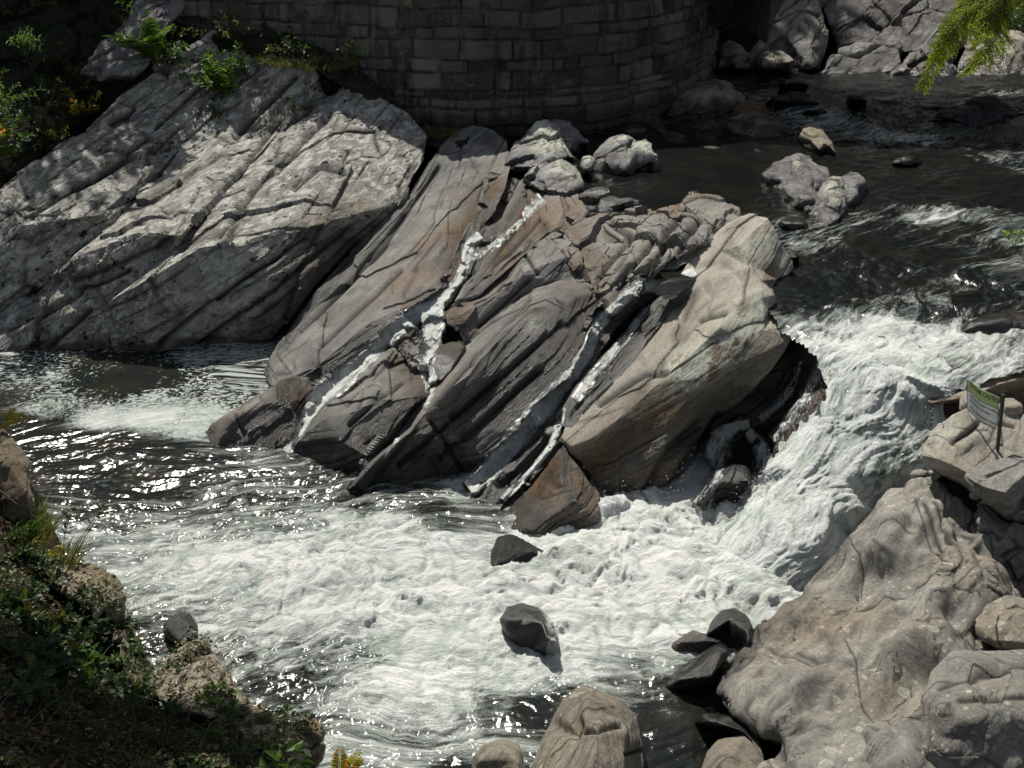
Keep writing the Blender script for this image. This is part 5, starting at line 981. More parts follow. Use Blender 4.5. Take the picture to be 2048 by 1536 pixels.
# rivulets threading between the slabs: draped on the rock
def rivulet(path, name, lift=.035, foam=.8, wob=1.0):
    P = []
    for (a, b) in zip(path[:-1], path[1:]):
        n = max(2, int(math.hypot(b[0] - a[0], b[1] - a[1]) / 3))
        for k in range(n):
            t = k / n
            P.append([a[i] + (b[i] - a[i]) * t for i in range(3)])
    P.append(list(path[-1])); P = np.array(P)
    for _ in range(6): P[1:-1] = (P[:-2] + P[1:-1] * 2 + P[2:]) / 4
    tan = np.gradient(P[:, :2], axis=0); tan /= np.linalg.norm(tan, axis=1)[:, None]
    nor = np.stack([-tan[:, 1], tan[:, 0]], 1)
    m = 13
    V, ok, prof, arc = [], [], [], []
    s = 0
    for i in range(len(P)):
        s += 0 if i == 0 else np.linalg.norm(P[i, :2] - P[i - 1, :2])
        for j in range(m):
            w = (j / (m - 1) - .5) * 2
            wd = P[i, 2] * (.92 if name == 'cascade' else 1) * (1 + .35 * wob * perlin(np.array([[s / 23, w * 0, 3.3 + (w > 0)]]))[0])
            q = P[i, :2] + nor[i] * w * wd
            h, n = hit(*q)
            if h is None: h = Vector(at(q[0], q[1], 0.0)); 
            z0 = Vector(at(q[0], q[1], 0.0))
            if h.z < -.02: h = z0
            V.append(h); prof.append(abs(w)); arc.append((s, w * wd))
    V = np.array([list(v) for v in V]); n = len(P)
    i = np.arange(n * m).reshape(n, m)
    F = np.stack([i[:-1, :-1], i[:-1, 1:], i[1:, 1:], i[1:, :-1]], -1).reshape(-1, 4)
    T = np.concatenate([F[:, [0, 1, 2]], F[:, [0, 2, 3]]])
    # smooth along the depth so that it bridges the steps of the rock
    R = V - np.array([0, 0, CAMZ]); D = np.linalg.norm(R, axis=1); R /= D[:, None]
    D2 = D.copy()
    for _ in range(5):
        D2 = np.minimum(smooth(D2[:, None], T, 2)[:, 0], D + .15)
    prof = np.array(prof); arc = np.array(arc)
    D2 = np.minimum(D2, D) - lift * (1.3 - prof ** 2)
    V = np.array([0, 0, CAMZ]) + R * D2[:, None]
    V, T, _ = refine(V, T, .03)
    V = smooth(V, T, 1)
    # re-derive the across-profile after refinement
    Q = to_px(V)
    dist = seg_dist(Q, [tuple(p[:2]) for p in P[::3]] + [tuple(P[-1, :2])])
    wloc = np.interp(Q[:, 1], np.sort(P[:, 1]), P[np.argsort(P[:, 1]), 2])
    pr = np.clip(dist / np.maximum(wloc * (.92 if name == 'cascade' else 1), 3), 0, 1.3)
    N = vnormals(V, T)
    if (N[:, 1]).mean() > 0: T = T[:, ::-1]; N = -N
    h, cav = churn(V * 2.6, .045, V * 3)
    V = V + N * (h * (1.1 - pr).clip(.1, 1))[:, None]
    d = np.array([-.4, -.7, -.5])
    fl = np.stack([V @ d * 1.2, V @ np.array([.8, -.5, .1]) * 3, V[:, 2] * .5], 1)
    o = link(name, V, T, M['cascade'], None, dict(foam=foam * (1.2 - .75 * pr ** 2.0) * (1.0 + .40 * perlin(V * 2.2 + 5)), chop=np.full(len(V), 1.5), flow=fl * 1.6, cav=cav * .6))
    o['kind'] = 'structure'
rivulet([(962, 470, 12), (938, 490, 13), (932, 520, 13), (922, 555, 12), (902, 585, 12), (870, 612, 22), (836, 630, 24), (800, 652, 22), (760, 690, 20), (715, 730, 22), (670, 770, 26), (635, 800, 24), (612, 840, 14), (590, 880, 10), (572, 905, 12)], 'cascade', foam=.80)
rivulet([(862, 612, 20), (868, 645, 26), (858, 690, 24), (850, 730, 16), (862, 765, 16), (858, 792, 10), (830, 830, 6), (800, 870, 5), (770, 915, 5)], 'cascade', foam=.72)
rivulet([(1390, 540, 10), (1350, 562, 14), (1290, 572, 18), (1255, 590, 14), (1215, 630, 14), (1188, 662, 14), (1176, 700, 15), (1150, 745, 15), (1112, 785, 22), (1070, 830, 26), (1040, 870, 26), (1000, 915, 24), (965, 955, 22), (935, 975, 24)], 'cascade', foam=.86)
rivulet([(1292, 612, 8), (1262, 655, 14), (1225, 705, 14), (1180, 760, 14), (1150, 800, 12)], 'cascade', foam=.5)
rivulet([(1125, 815, 6), (1118, 850, 12), (1100, 895, 8), (1070, 935, 8), (1035, 970, 8), (1005, 1000, 8)], 'cascade', foam=.8)
rivulet([(1085, 395, 16), (1060, 420, 12), (1035, 450, 8), (1005, 480, 9), (962, 505, 10), (940, 520, 10)], 'cascade', foam=.55)
rivulet([(1078, 1208, 10), (1096, 1228, 14), (1106, 1258, 14), (1108, 1290, 14), (1098, 1316, 12)], 'cascade', foam=.62)
rivulet([(1648, 705, 8), (1632, 750, 14), (1608, 800, 14), (1575, 840, 12), (1545, 880, 16)], 'side_cascade', foam=.55)
rivulet([(1600, 720, 6), (1585, 770, 10), (1555, 810, 12), (1520, 840, 12)], 'side_cascade', foam=.45)
rivulet([(1500, 846, 8), (1468, 850, 16), (1440, 872, 22), (1412, 915, 24), (1385, 960, 30), (1352, 1000, 44), (1320, 1035, 56)], 'side_cascade', foam=.85)
rivulet([(1495, 862, 10), (1518, 885, 18), (1532, 930, 22), (1522, 980, 26), (1500, 1030, 40)], 'side_cascade', foam=.75)
rivulet([(1455, 870, 14), (1448, 905, 14), (1440, 935, 12), (1425, 975, 12), (1412, 1020, 16)], 'side_cascade', foam=.5)
# ------------------------------------------------------------------ spray
def spray():
    t = NT('water_droplets')
    M['drop'] = t.done(t.n('ShaderNodeBsdfPrincipled', {'Base Color': (.85, .88, .87, 1), 'Roughness': .25, 'IOR': 1.33}).outputs[0])
    R = np.random.RandomState(21)
    src = [((1640, 760), (1530, 960), 12.7, 260, 16, 18), ((1225, 1000), (1225, 1060), 12.3, 260, 60, 55), ((1290, 1010), (1340, 1040), 12.4, 160, 50, 40), ((1520, 960), (1545, 1010), 12.45, 160, 22, 30), ((1560, 905), (1640, 800), 12.5, 120, 14, 22),
           ((1390, 900), (1350, 1000), 12.6, 90, 24, 24), ((1420, 1010), (1560, 1050), 12.2, 150, 50, 40), ((1850, 830), (1880, 900), 11.9, 120, 16, 26), ((700, 720), (640, 800), 15.6, 110, 16, 22), ((830, 625), (900, 605), 16.5, 70, 16, 12),
           ((1180, 660), (1110, 780), 14.5, 70, 12, 14), ((1060, 850), (980, 930), 13.4, 90, 20, 16), ((1085, 1230), (1110, 1290), 9.9, 60, 12, 20), ((1500, 1080), (1640, 1120), 11.4, 140, 60, 40)]
    pts, rad = [], []
    for a, b, Y, n, sx, sy in src:
        for k in range(int(n * .45)):
            t_ = R.rand(); x = a[0] + (b[0] - a[0]) * t_ + R.normal() * sx * .6; y = a[1] + (b[1] - a[1]) * t_ - abs(R.normal()) * sy * .7
            pts.append(at(x, y, Y - R.rand() * .35 - .05)); rad.append(.002 + .006 * R.rand() ** 3)
    pts, rad = np.array(pts), np.array(rad)
    o6 = np.array([[1, 0, 0], [-1, 0, 0], [0, 1, 0], [0, -1, 0], [0, 0, 1.3], [0, 0, -1.3]], float)
    f8 = np.array([[0, 2, 4], [2, 1, 4], [1, 3, 4], [3, 0, 4], [2, 0, 5], [1, 2, 5], [3, 1, 5], [0, 3, 5]])
    V = (pts[:, None] + o6[None] * rad[:, None, None]).reshape(-1, 3)
    F = (f8[None] + (np.arange(len(pts)) * 6)[:, None, None]).reshape(-1, 3)
    o = link('spray', V, F, M['drop']); o['kind'] = 'stuff'
spray()

# ------------------------------------------------------------------ stone bridge
def bridge():
    t = NT('bridge_stone')
    uv = t.attr('ruv', 'Vector'); rn = t.attr('stone')
    n = t.noise(uv, 1.4, 8, .65); n2 = t.noise(uv, 12, 8, .7)
    c = t.mix(rn, (.065, .062, .055), (.27, .252, .21))
    c = t.mix(t.step(n, .45, .7), c, (.23, .215, .185))
    c = t.mix(t.math('MULTIPLY', t.step(t.noise(t.scale(uv, (2.2, 2.2, .35)), 1.5, 6, .65), .50, .68), .7), c, (.03, .03, .027))
    c = t.mix(t.math('MULTIPLY', t.step(n2, .54, .64), .65), c, (.30, .29, .26))
    c = t.mix(t.step(t.noise(uv, .45, 5, .6, .6), .45, .65, 0, .5), c, (.05, .048, .04))
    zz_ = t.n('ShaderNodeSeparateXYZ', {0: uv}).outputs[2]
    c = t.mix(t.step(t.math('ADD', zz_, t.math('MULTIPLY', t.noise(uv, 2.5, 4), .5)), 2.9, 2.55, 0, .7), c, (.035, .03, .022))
    c = t.mix(t.math('MULTIPLY', t.step(t.noise(uv, 3.3, 7, .75), .6, .72), .6), c, (.05, .06, .025))
    c = t.mix(t.attr('cav'), c, (.028, .026, .023))
    nb = t.bump(n2, 1.0, .12)
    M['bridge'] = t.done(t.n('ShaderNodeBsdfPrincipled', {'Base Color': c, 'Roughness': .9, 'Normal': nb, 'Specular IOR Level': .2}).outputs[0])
    b = empty('stone_bridge', (0, 27, 2), 'dark curved stone masonry bridge abutment at the top, in shade', 'bridge')
    prof = np.array([(-16, 28.6), (-12, 27.9), (-8, 27.2), (-5, 26.5), (-3, 25.95), (-1.5, 25.6), (0, 25.55), (1.2, 25.85), (2.4, 26.5), (3.5, 27.6), (4.4, 29.0), (5.2, 30.8), (5.72, 32.6), (5.95, 34.5), (6.0, 37)], float)
    # smooth arc length curve
    for _ in range(3):
        q = np.empty((len(prof) * 2 - 2, 2)); q[0::2] = prof[:-1] * .75 + prof[1:] * .25; q[1::2] = prof[:-1] * .25 + prof[1:] * .75
        prof = np.concatenate([prof[:1], q, prof[-1:]])
    s = np.concatenate([[0], np.cumsum(np.linalg.norm(np.diff(prof, axis=0), axis=1))])
    u = np.arange(0, s[-1], .04); zz = np.arange(.6, 7.0, .035)
    X = np.interp(u, s, prof[:, 0]); Y = np.interp(u, s, prof[:, 1])
    tx, ty = np.gradient(X), np.gradient(Y); ln = np.hypot(tx, ty); nx, ny = ty / ln, -tx / ln
    R = np.random.RandomState(4)
    U, Z = np.meshgrid(u, zz); n, m = U.shape
    wob = .06 * fbm(np.stack([U.ravel() / 1.6, Z.ravel() / .9, 0 * U.ravel()], 1), 3).reshape(n, m) * 2
    Zw, Uw = Z + wob, U + wob * .7
    hs, z = [], .6
    while z < 7.4:
        hs.append(z); z += R.choice([.17, .22, .27, .34, .42])
    hs = np.array(hs)
    row = np.clip(np.searchsorted(hs, Zw) - 1, 0, len(hs) - 2)
    dz = np.minimum(Zw - hs[row], hs[row + 1] - Zw)
    du = np.full(U.shape, 9.); sid = np.zeros(U.shape); tilt = np.zeros(U.shape)
    for r in range(len(hs) - 1):
        cuts, x = [-1.0], -1.0
        while x < s[-1] + 2:
            x += R.choice([.25, .4, .55, .75, 1.0, 1.3]) * (.85 + .3 * R.rand()); cuts.append(x)
        cuts = np.array(cuts); mk = row == r
        k = np.clip(np.searchsorted(cuts, Uw[mk]) - 1, 0, len(cuts) - 2)
        du[mk] = np.minimum(Uw[mk] - cuts[k], cuts[k + 1] - Uw[mk])
        rv = R.rand(len(cuts)); rt = R.normal(size=len(cuts))
        sid[mk] = rv[k]; tilt[mk] = rt[k] * (Uw[mk] - (cuts[k] + cuts[k + 1]) / 2) * .03
    e = np.minimum(dz, du)
    P0 = np.stack([U.ravel(), 0 * U.ravel(), Z.ravel()], 1)
    rough = fbm(P0 * 3.1, 5, .6).reshape(n, m)
    out = .075 * sstep(0, .035 + .03 * sid, e) + (sid - .5) * .13 * sstep(0, .04, e) + tilt + .11 * rough * sstep(0, .06, e) + .03 * (perlin(P0 * 1.1).reshape(n, m))
    bat = (7 - Z) * .02
    V = np.stack([(X[None] + nx[None] * (out + bat)).ravel(), (Y[None] + ny[None] * (out + bat)).ravel(), Z.ravel()], 1)
    i = np.arange(n * m).reshape(n, m)
    lim = 5.45 + 1.6 * sstep(2.2, 4.2, X)
    F = np.stack([i[:-1, :-1], i[:-1, 1:], i[1:, 1:], i[1:, :-1]], -1)
    F = F[(Z[1:, 1:] <= lim[None, 1:])].reshape(-1, 4)
    # close the wall behind with a plain back so that it is solid
    k0 = len(V)
    top = i[-1]; bk = np.stack([X - nx * 1.4, np.maximum(Y - ny * 1.4, Y + .3), np.full(m, zz[-1])], 1); bk[:, 2] -= .004
    bb = bk.copy(); bb[:, 2] = .6
    V = np.concatenate([V, bk, bb])
    a = np.arange(m)
    rows = np.clip(np.searchsorted(zz, lim) - 1, 0, n - 1); top = i[rows, np.arange(m)]
    V[k0:k0 + m, 2] = zz[rows] - .004
    F = np.concatenate([F, np.stack([top[:-1], top[1:], k0 + a[1:], k0 + a[:-1]], 1), np.stack([k0 + a[:-1], k0 + a[1:], k0 + m + a[1:], k0 + m + a[:-1]], 1)])
    z0 = np.zeros(2 * m)
    w = link('wall', V, F, M['bridge'], None, dict(ruv=np.concatenate([np.stack([U.ravel(), V[:n * m, 1] * .3, Z.ravel()], 1), bk, bb]), cav=np.concatenate([((1 - sstep(.004, .026, e)) * (.35 + .65 * sstep(-.2, .3, perlin(P0 * 1.9).reshape(n, m)))).ravel(), z0]), stone=np.concatenate([sid.ravel(), z0])))
    w.parent = b; w.matrix_parent_inverse = Matrix.Translation(-b.location)
    # arch ring and deck over the river, above the frame
    ang = np.linspace(math.radians(178), math.radians(2), 40)
    ax, az = 15.4 + 9.0 * np.cos(ang), 3.4 + 4.4 * np.sin(ang)
    lo = np.stack([ax, az], 1); hi = np.stack([ax, np.full(40, 8.6)], 1)
    V, F = [], []
    for y in (28.6, 33.6):
        for p in lo: V.append((p[0], y + .0, p[1]))
        for p in hi: V.append((p[0], y, p[1]))
    for k in range(39):
        F += [(k, k + 1, 41 + k, 40 + k), (80 + k + 1, 80 + k, 120 + k, 121 + k), (k + 1, k, 80 + k, 81 + k), (40 + k, 41 + k, 121 + k, 120 + k)]
    V = np.array(V); ar = link('arch', V, F, M['bridge'], None, dict(ruv=V, cav=np.zeros(160), stone=np.full(160, .5)), shade=False)
    ar.parent = b; ar.matrix_parent_inverse = Matrix.Translation(-b.location)
    V = np.array([(x, y, z) for x in (-3, 28) for y in (28.75, 33.5) for z in (7.01, 8.3)], float)
    F = [(0, 1, 3, 2), (4, 6, 7, 5), (0, 4, 5, 1), (2, 3, 7, 6), (1, 5, 7, 3), (0, 2, 6, 4)]
    V[:4, 0] = 3.9; V[4:, 0] = 6.9
    dk = link('deck', V, F, M['bridge'], None, dict(ruv=V, cav=np.zeros(8), stone=np.full(8, .5)), shade=False)
    dk.parent = b; dk.matrix_parent_inverse = Matrix.Translation(-b.location)
bridge()

# ------------------------------------------------------------------ caution sign
def flat_mat(name, c, rough=.5, n=.0):
    t = NT(name)
    cc = c + (1,)
    if n:
        P = t.n('ShaderNodeNewGeometry').outputs['Position']
        cc = t.mix(t.step(t.noise(P, 14, 5, .6), .4, .75), c, tuple(x * (1 - n) for x in c))
    return t.done(t.n('ShaderNodeBsdfPrincipled', {'Base Color': cc, 'Roughness': rough}).outputs[0])
def leaf_mat(name, ca, cb, cc=None, trans=.4):
    t = NT(name)
    r = t.attr('rnd')
    c = t.mix(r, ca, cb)
    if cc: c = t.mix(t.step(r, .86, .9), c, cc)
    d = t.n('ShaderNodeBsdfPrincipled', {'Base Color': c, 'Roughness': .45, 'Specular IOR Level': .35}).outputs[0]
    c2 = t.mix(1.0, c, (1.5, 1.6, .7), 'MULTIPLY')
    tr = t.n('ShaderNodeBsdfTranslucent', {'Color': c2}).outputs[0]
    return t.done(t.n('ShaderNodeMixShader', {0: trans, 1: d, 2: tr}).outputs[0])
def sign():
    h, n = hit(1989, 896)
    base = np.array(h)
    s = empty('caution_sign', tuple(base), 'small green and white caution sign on a short brown post, bent panel', 'sign')
    W, H, y0 = .52, .41, .24
    dirv = np.array([-.44, .9, 0]); dirv /= np.linalg.norm(dirv)
    nrm = np.array([-dirv[1], dirv[0], 0])
    if nrm @ -base < 0: nrm = -nrm
    def bend(a, z, off):
        t = a / W
        b = .05 * math.sin(t * 5.2) * t - .05 * t * t * (1 - (z - y0) / H)
        return dirv * a + nrm * (b + off) + np.array([-.10 * z, 0, z])
    def plate(name, a0, a1, z0, z1, off, mat, par, th=.0):
        na, nz = 28, 12
        V = [bend(a0 + (a1 - a0) * i / na, z0 + (z1 - z0) * j / nz, off) for j in range(nz + 1) for i in range(na + 1)]
        i = np.arange(len(V)).reshape(nz + 1, na + 1)
        F = np.stack([i[:-1, :-1], i[:-1, 1:], i[1:, 1:], i[1:, :-1]], -1).reshape(-1, 4)
        o = link(name, np.array(V), F, mat); o.parent = par
        if th:
            md = o.modifiers.new('s', 'SOLIDIFY'); md.thickness = th; md.offset = 0
        return o
    M['post'] = flat_mat('sign_post_brown', (.05, .04, .035), .6, .4)
    def plastic(name, c):
        t = NT(name)
        P = t.n('ShaderNodeNewGeometry').outputs['Position']
        cc = t.mix(t.step(t.noise(P, 9, 5, .6), .4, .8), c, tuple(x * .86 for x in c))
        d = t.n('ShaderNodeBsdfPrincipled', {'Base Color': cc, 'Roughness': .45}).outputs[0]
        return t.done(t.n('ShaderNodeMixShader', {0: .5, 1: d, 2: t.n('ShaderNodeBsdfTranslucent', {'Color': cc}).outputs[0]}).outputs[0])
    M['swhite'] = plastic('sign_white', (.78, .80, .78)); M['sgreen'] = plastic('sign_yellow_green', (.70, .80, .36)); M['sblack'] = flat_mat('sign_black', (.02, .02, .02), .5)
    V = []
    for z in (-.12, .70):
        for dx, dy in ((-.018, -.018), (.018, -.018), (.018, .018), (-.018, .018)): V.append((.03 + dx - .10 * z, dy - .012, z))
    o = link('post', np.array(V), [(0, 1, 5, 4), (1, 2, 6, 5), (2, 3, 7, 6), (3, 0, 4, 7), (4, 5, 6, 7), (3, 2, 1, 0)], M['post'], s, shade=False)
    md = o.modifiers.new('b', 'BEVEL'); md.width = .004; md.segments = 2
    pn = plate('panel', 0, W, y0, y0 + H, .0, M['swhite'], s, .004)
    plate('band', .004, W - .004, y0 + H * .65, y0 + H - .006, .004, M['sgreen'], pn, .001)
    ed = []
    for (a0, a1, z0, z1) in ((0, W, y0 + H - .008, y0 + H), (0, W, y0 + H * .635, y0 + H * .65), (0, W, y0, y0 + .007), (W - .008, W, y0, y0 + H)):
        ed.append((a0, a1, z0, z1))
    VV, FF = [], []
    for (a0, a1, z0, z1) in ed:
        na = 24; k = len(VV)
        for j in range(2):
            for i in range(na + 1): VV.append(bend(a0 + (a1 - a0) * i / na, z0 + (z1 - z0) * j, .0065))
        for i in range(na): FF.append((k + i, k + i + 1, k + na + 2 + i, k + na + 1 + i))
    link('border', np.array(VV), FF, M['sblack'], pn)
    # lettering: text outlines turned into a mesh and bent with the panel
    for txt, size, zc, left, wmax in (('EXTREME CAUTION', .082, .335, .05, .50), ('Swift moving water conditions', .042, .205, .05, .50), ('strong river currents', .042, .145, .05, .38), ('Serious injuries have occurred', .044, .055, .05, .52)):
        cu = bpy.data.curves.new('txt', 'FONT'); cu.body = txt; cu.size = size; cu.resolution_u = 2
        cu.offset = .0009
        ob = bpy.data.objects.new('txt', cu); col.objects.link(ob)
        bpy.context.view_layer.update()
        me = bpy.data.meshes.new_from_object(ob.evaluated_get(bpy.context.evaluated_depsgraph_get()))
        bpy.data.objects.remove(ob)
        co = np.array([v.co for v in me.vertices]); w = co[:, 0].max()
        VV, FF = [], []; k = 0
        for c in co:   # reading left to right = far edge to post
            a = W - left - c[0] * wmax / w
            VV.append(bend(a, y0 + zc + c[1], .0075))
        for p in me.polygons: FF += [(k + p.vertices[0], k + p.vertices[q], k + p.vertices[q + 1]) for q in range(1, len(p.vertices) - 1)]
        bpy.data.meshes.remove(me)
        link('text_line', np.array(VV), FF, M['sblack'], pn, shade=False)
sign()

# ------------------------------------------------------------------ plants
M['leaf'] = leaf_mat('leaf_green', (.035, .075, .018), (.075, .13, .03))
M['leafd'] = leaf_mat('leaf_dark_green', (.018, .042, .016), (.04, .075, .025), (.11, .09, .03))
M['leafb'] = leaf_mat('leaf_bright_green', (.06, .13, .02), (.13, .21, .04))
M['leafy'] = leaf_mat('leaf_yellow', (.22, .24, .02), (.42, .33, .03), (.45, .16, .02))
M['grass'] = leaf_mat('grass_dry_green', (.10, .11, .035), (.16, .14, .06))
M['needle'] = leaf_mat('hemlock_needles', (.20, .28, .03), (.36, .43, .06), (.48, .40, .06), .5)
M['twig'] = flat_mat('twig_brown', (.10, .075, .05), .9, .4)
M['bark'] = flat_mat('bark_grey_brown', (.09, .075, .06), .9, .4)

def leaves(P, D, L, Wd, N=None, R=None, lobed=False):
    """folded leaves: P base points, D directions, L lengths, Wd widths"""
    R = R or RNG
    n = len(P)
    D = D / (np.linalg.norm(D, axis=1)[:, None] + 1e-9)
    if N is None: N = np.tile([0, 0, 1.0], (n, 1)) + R.normal(size=(n, 3)) * .35
    S = np.cross(D, N); S /= np.linalg.norm(S, axis=1)[:, None] + 1e-9
    N = np.cross(S, D)
    L, Wd = L[:, None], Wd[:, None]
    if lobed:
        prof = [(0, 0, 0), (.12, .55, .05), (.30, .38, .06), (.42, 1.0, .02), (.60, .45, .03), (.70, .62, -.02), (1, 0, -.12), (.70, -.62, -.02), (.60, -.45, .03), (.42, -1.0, .02), (.30, -.38, .06), (.12, -.55, .05)]
    else:
        prof = [(0, 0, 0), (.28, .85, .07), (.62, .8, .05), (1, 0, -.14), (.62, -.8, .05), (.28, -.85, .07)]
    c = .45
    V = [P + D * L * a + S * Wd * .5 * b + N * L * h for a, b, h in prof]
    V.append(P + D * L * c - N * L * .02)
    k = len(prof)
    V = np.stack(V, 1).reshape(-1, 3)
    f = np.array([(j, (j + 1) % k, k) for j in range(k)])
    F = (f[None] + (np.arange(n) * (k + 1))[:, None, None]).reshape(-1, 3)
    rnd = np.repeat(R.rand(n), k + 1)
    return V, F, rnd

def tubes(paths, r0, r1, k=4):
    V, F = [], []
    for p in paths:
        p = np.asarray(p, float); n = len(p); b = len(V)
        t = np.gradient(p, axis=0)
        for i in range(n):
            d = t[i] / (np.linalg.norm(t[i]) + 1e-9)
            a = np.cross(d, [.3, .9, .2]); a /= np.linalg.norm(a) + 1e-9; c = np.cross(d, a)
            r = r0 + (r1 - r0) * i / max(1, n - 1)
            for j in range(k):
                w = 2 * math.pi * j / k
                V.append(p[i] + r * (math.cos(w) * a + math.sin(w) * c))
        for i in range(n - 1):
            for j in range(k):
                F.append((b + i * k + j, b + i * k + (j + 1) % k, b + (i + 1) * k + (j + 1) % k, b + (i + 1) * k + j))
    return np.array(V), np.array(F)

def stem_path(b, d, ln, n=7, droop=.3, jit=.06, R=RNG):
    p = [np.array(b, float)]; d = np.array(d, float); d /= np.linalg.norm(d)
    for i in range(n):
        d = d + R.normal(size=3) * jit + np.array([0, 0, -droop / n]); d /= np.linalg.norm(d)
        p.append(p[-1] + d * ln / n)
    return np.array(p)

def plant(label, base, H, spread, nst, npl, ls, mat='leaf', aspect=.55, name='shrub', cat='shrub', group=None, lobed=False, droop=.5, seed=1, lean=(0, 0, 0), bare=.15, stemr=.006, up=1.0):
    R = np.random.RandomState(seed)
    base = np.array(base, float)
    o = empty(name, tuple(base), label, cat, group)
    paths, P, D = [], [], []
    for k in range(nst):
        a = R.rand() * 6.283; rr = R.rand() ** .5
        d = np.array([math.cos(a) * spread / H * rr * 1.2, math.sin(a) * spread / H * rr * 1.2, up]) + np.array(lean)
        p = stem_path(np.array([math.cos(a), math.sin(a), 0]) * spread * .15 * rr, d, H * (.55 + .5 * R.rand()), 7, droop, .1, R)
        paths.append(p)
        for j in range(npl):
            t = bare + (1 - bare) * R.rand() ** .8
            x = t * (len(p) - 1); i = min(int(x), len(p) - 2); q = p[i] + (p[i + 1] - p[i]) * (x - i)
            tg = p[i + 1] - p[i]; tg /= np.linalg.norm(tg)
            w = R.normal(size=3); w -= tg * (w @ tg); w /= np.linalg.norm(w)
            P.append(q + w * ls * .15 * R.rand()); D.append(w + tg * .5 + np.array([0, 0, .15]))
    P, D = np.array(P), np.array(D)
    L = ls * (.55 + .7 * R.rand(len(P)))
    V, F, rnd = leaves(P, D, L, L * aspect, None, R, lobed)
    link('foliage', V, F, M[mat], o, dict(rnd=rnd), shade=False)
    V, F = tubes(paths, stemr, stemr * .35)
    link('stem', V, F, M['twig'], o)
    return o

def fern(label, base, n, L, mat='leafb', seed=1, lean=(0, 0, 0), group=None, pin=.22):
    R = np.random.RandomState(seed)
    o = empty('fern', tuple(base), label, 'fern', group)
    P, D, Ls, paths = [], [], [], []
    for k in range(n):
        a = R.rand() * 6.283
        d = np.array([math.cos(a) * .55, math.sin(a) * .55, 1.0]) + np.array(lean)
        p = stem_path((0, 0, 0), d, L * (.6 + .5 * R.rand()), 14, 1.1, .04, R)
        paths.append(p)
        for i in range(2, len(p)):
            tg = p[i] - p[i - 1]; tg /= np.linalg.norm(tg); sd = np.cross(tg, [0, 0, 1]); sd /= np.linalg.norm(sd) + 1e-9
            for h in (0, .5):
                for s in (-1, 1):
                    P.append(p[i] - (p[i] - p[i - 1]) * h); D.append(sd * s + tg * .35); Ls.append(L * pin * math.sin(math.pi * min(1, (i - h) / len(p) * .85 + .12)) * (.85 + .3 * R.rand()))
    P, D, Ls = np.array(P), np.array(D), np.array(Ls)
    V, F, rnd = leaves(P, D, Ls, Ls * .3, None, R)
    link('frond', V, F, M[mat], o, dict(rnd=rnd), shade=False)
    V, F = tubes(paths, .004, .0015, 3); link('stem', V, F, M['twig'], o)
    return o

def grass(label, base, n, L, spread, mat='grass', seed=1, group=None):
    R = np.random.RandomState(seed)
    a = R.rand(n) * 6.283; r = R.rand(n) ** .5 * spread
    P = np.stack([np.cos(a) * r, np.sin(a) * r, 0 * a - .02], 1)
    D = np.stack([np.cos(a) * .5, np.sin(a) * .5, 1 + 0 * a], 1) + R.normal(size=(n, 3)) * .25
    D /= np.linalg.norm(D, axis=1)[:, None]
    ln = L * (.4 + .7 * R.rand(n)); S = np.cross(D, R.normal(size=(n, 3))); S /= np.linalg.norm(S, axis=1)[:, None]
    w = .006 + .004 * R.rand(n)
    dr = np.stack([np.cos(a), np.sin(a), -.6 + 0 * a], 1)
    V = []
    for t, k in ((0, 1), (.5, .8), (1, .05)):
        c = P + D * (ln * t)[:, None] + dr * (ln * .35 * t * t)[:, None]
        V += [c - S * (w * k)[:, None], c + S * (w * k)[:, None]]
    V = np.stack(V, 1).reshape(-1, 3)
    f = np.array([(0, 1, 3, 2), (2, 3, 5, 4)])
    F = (f[None] + (np.arange(n) * 6)[:, None, None]).reshape(-1, 4)
    o = link('grass_tuft', V, F, M[mat], None, dict(rnd=np.repeat(R.rand(n), 6)), shade=False)
    o.location = tuple(base)
    return tag(o, label, 'grass', group)

def on(px, py, dflt=20):
    h, n = hit(px, py)
    return np.array(h) if h is not None else at(px, py, dflt)

# plants on and around the outcrop
fern('bright fern like clump arching over the outcrop at the top left', on(300, 118, 25.6), 26, 1.0, 'leafb', 3, (-.1, -.1, .1))
plant('dark bushy undergrowth around the foot of the fern clump', on(330, 118, 26.0), .8, .9, 18, 24, .11, 'leaf', seed=8)
plant('slender arching stems with pale leaves rising out of the fern clump', on(285, 110, 25.8), 1.5, .9, 7, 20, .10, 'leafb', .5, seed=12, lean=(-.45, -.1, .2), droop=.5)
plant('bright broad leaved bush growing in the cleft of the outcrop', on(440, 190, 24.8), 1.05, .6, 16, 22, .17, 'leafb', .8, seed=5, lean=(.15, -.2, 0), lobed=True, name='bush', cat='bush')
plant('darker green bush leaning on the stone wall above the bright bush', on(500, 150, 25.6), .95, .9, 20, 26, .10, 'leaf', .5, seed=6, name='bush', cat='bush')
plant('brown green weeds tangled against the top of the wall foot', on(470, 80, 26.4), 1.0, 1.1, 26, 24, .08, 'grass', .4, seed=16, name='weed', cat='weed')
plant('dark trailing shrub hanging over the masonry right of the bushes', on(600, 118, 25.7), .8, .8, 18, 26, .10, 'leafd', .5, seed=17)
plant('little lone sapling growing from the wall with round leaves', on(712, 150, 25.4), .8, .35, 6, 12, .13, 'leaf', .8, seed=18, name='sapling', cat='sapling')
grass('dry grass tuft along the top of the outcrop below the wall', on(640, 135, 25.5), 260, .45, .6, seed=3)
grass('yellowish grass tuft at the crest of the largest slab', on(585, 128, 25.7), 220, .45, .5, seed=4)
grass('small mossy grass tuft between the wall and the smooth slab', on(880, 268, 24.6), 220, .3, .4, 'grass', seed=5)
plant('small green weed in the speckled crack below the bright bush', on(440, 235, 24.3), .4, .3, 8, 14, .07, 'leaf', seed=21, name='weed', cat='weed')
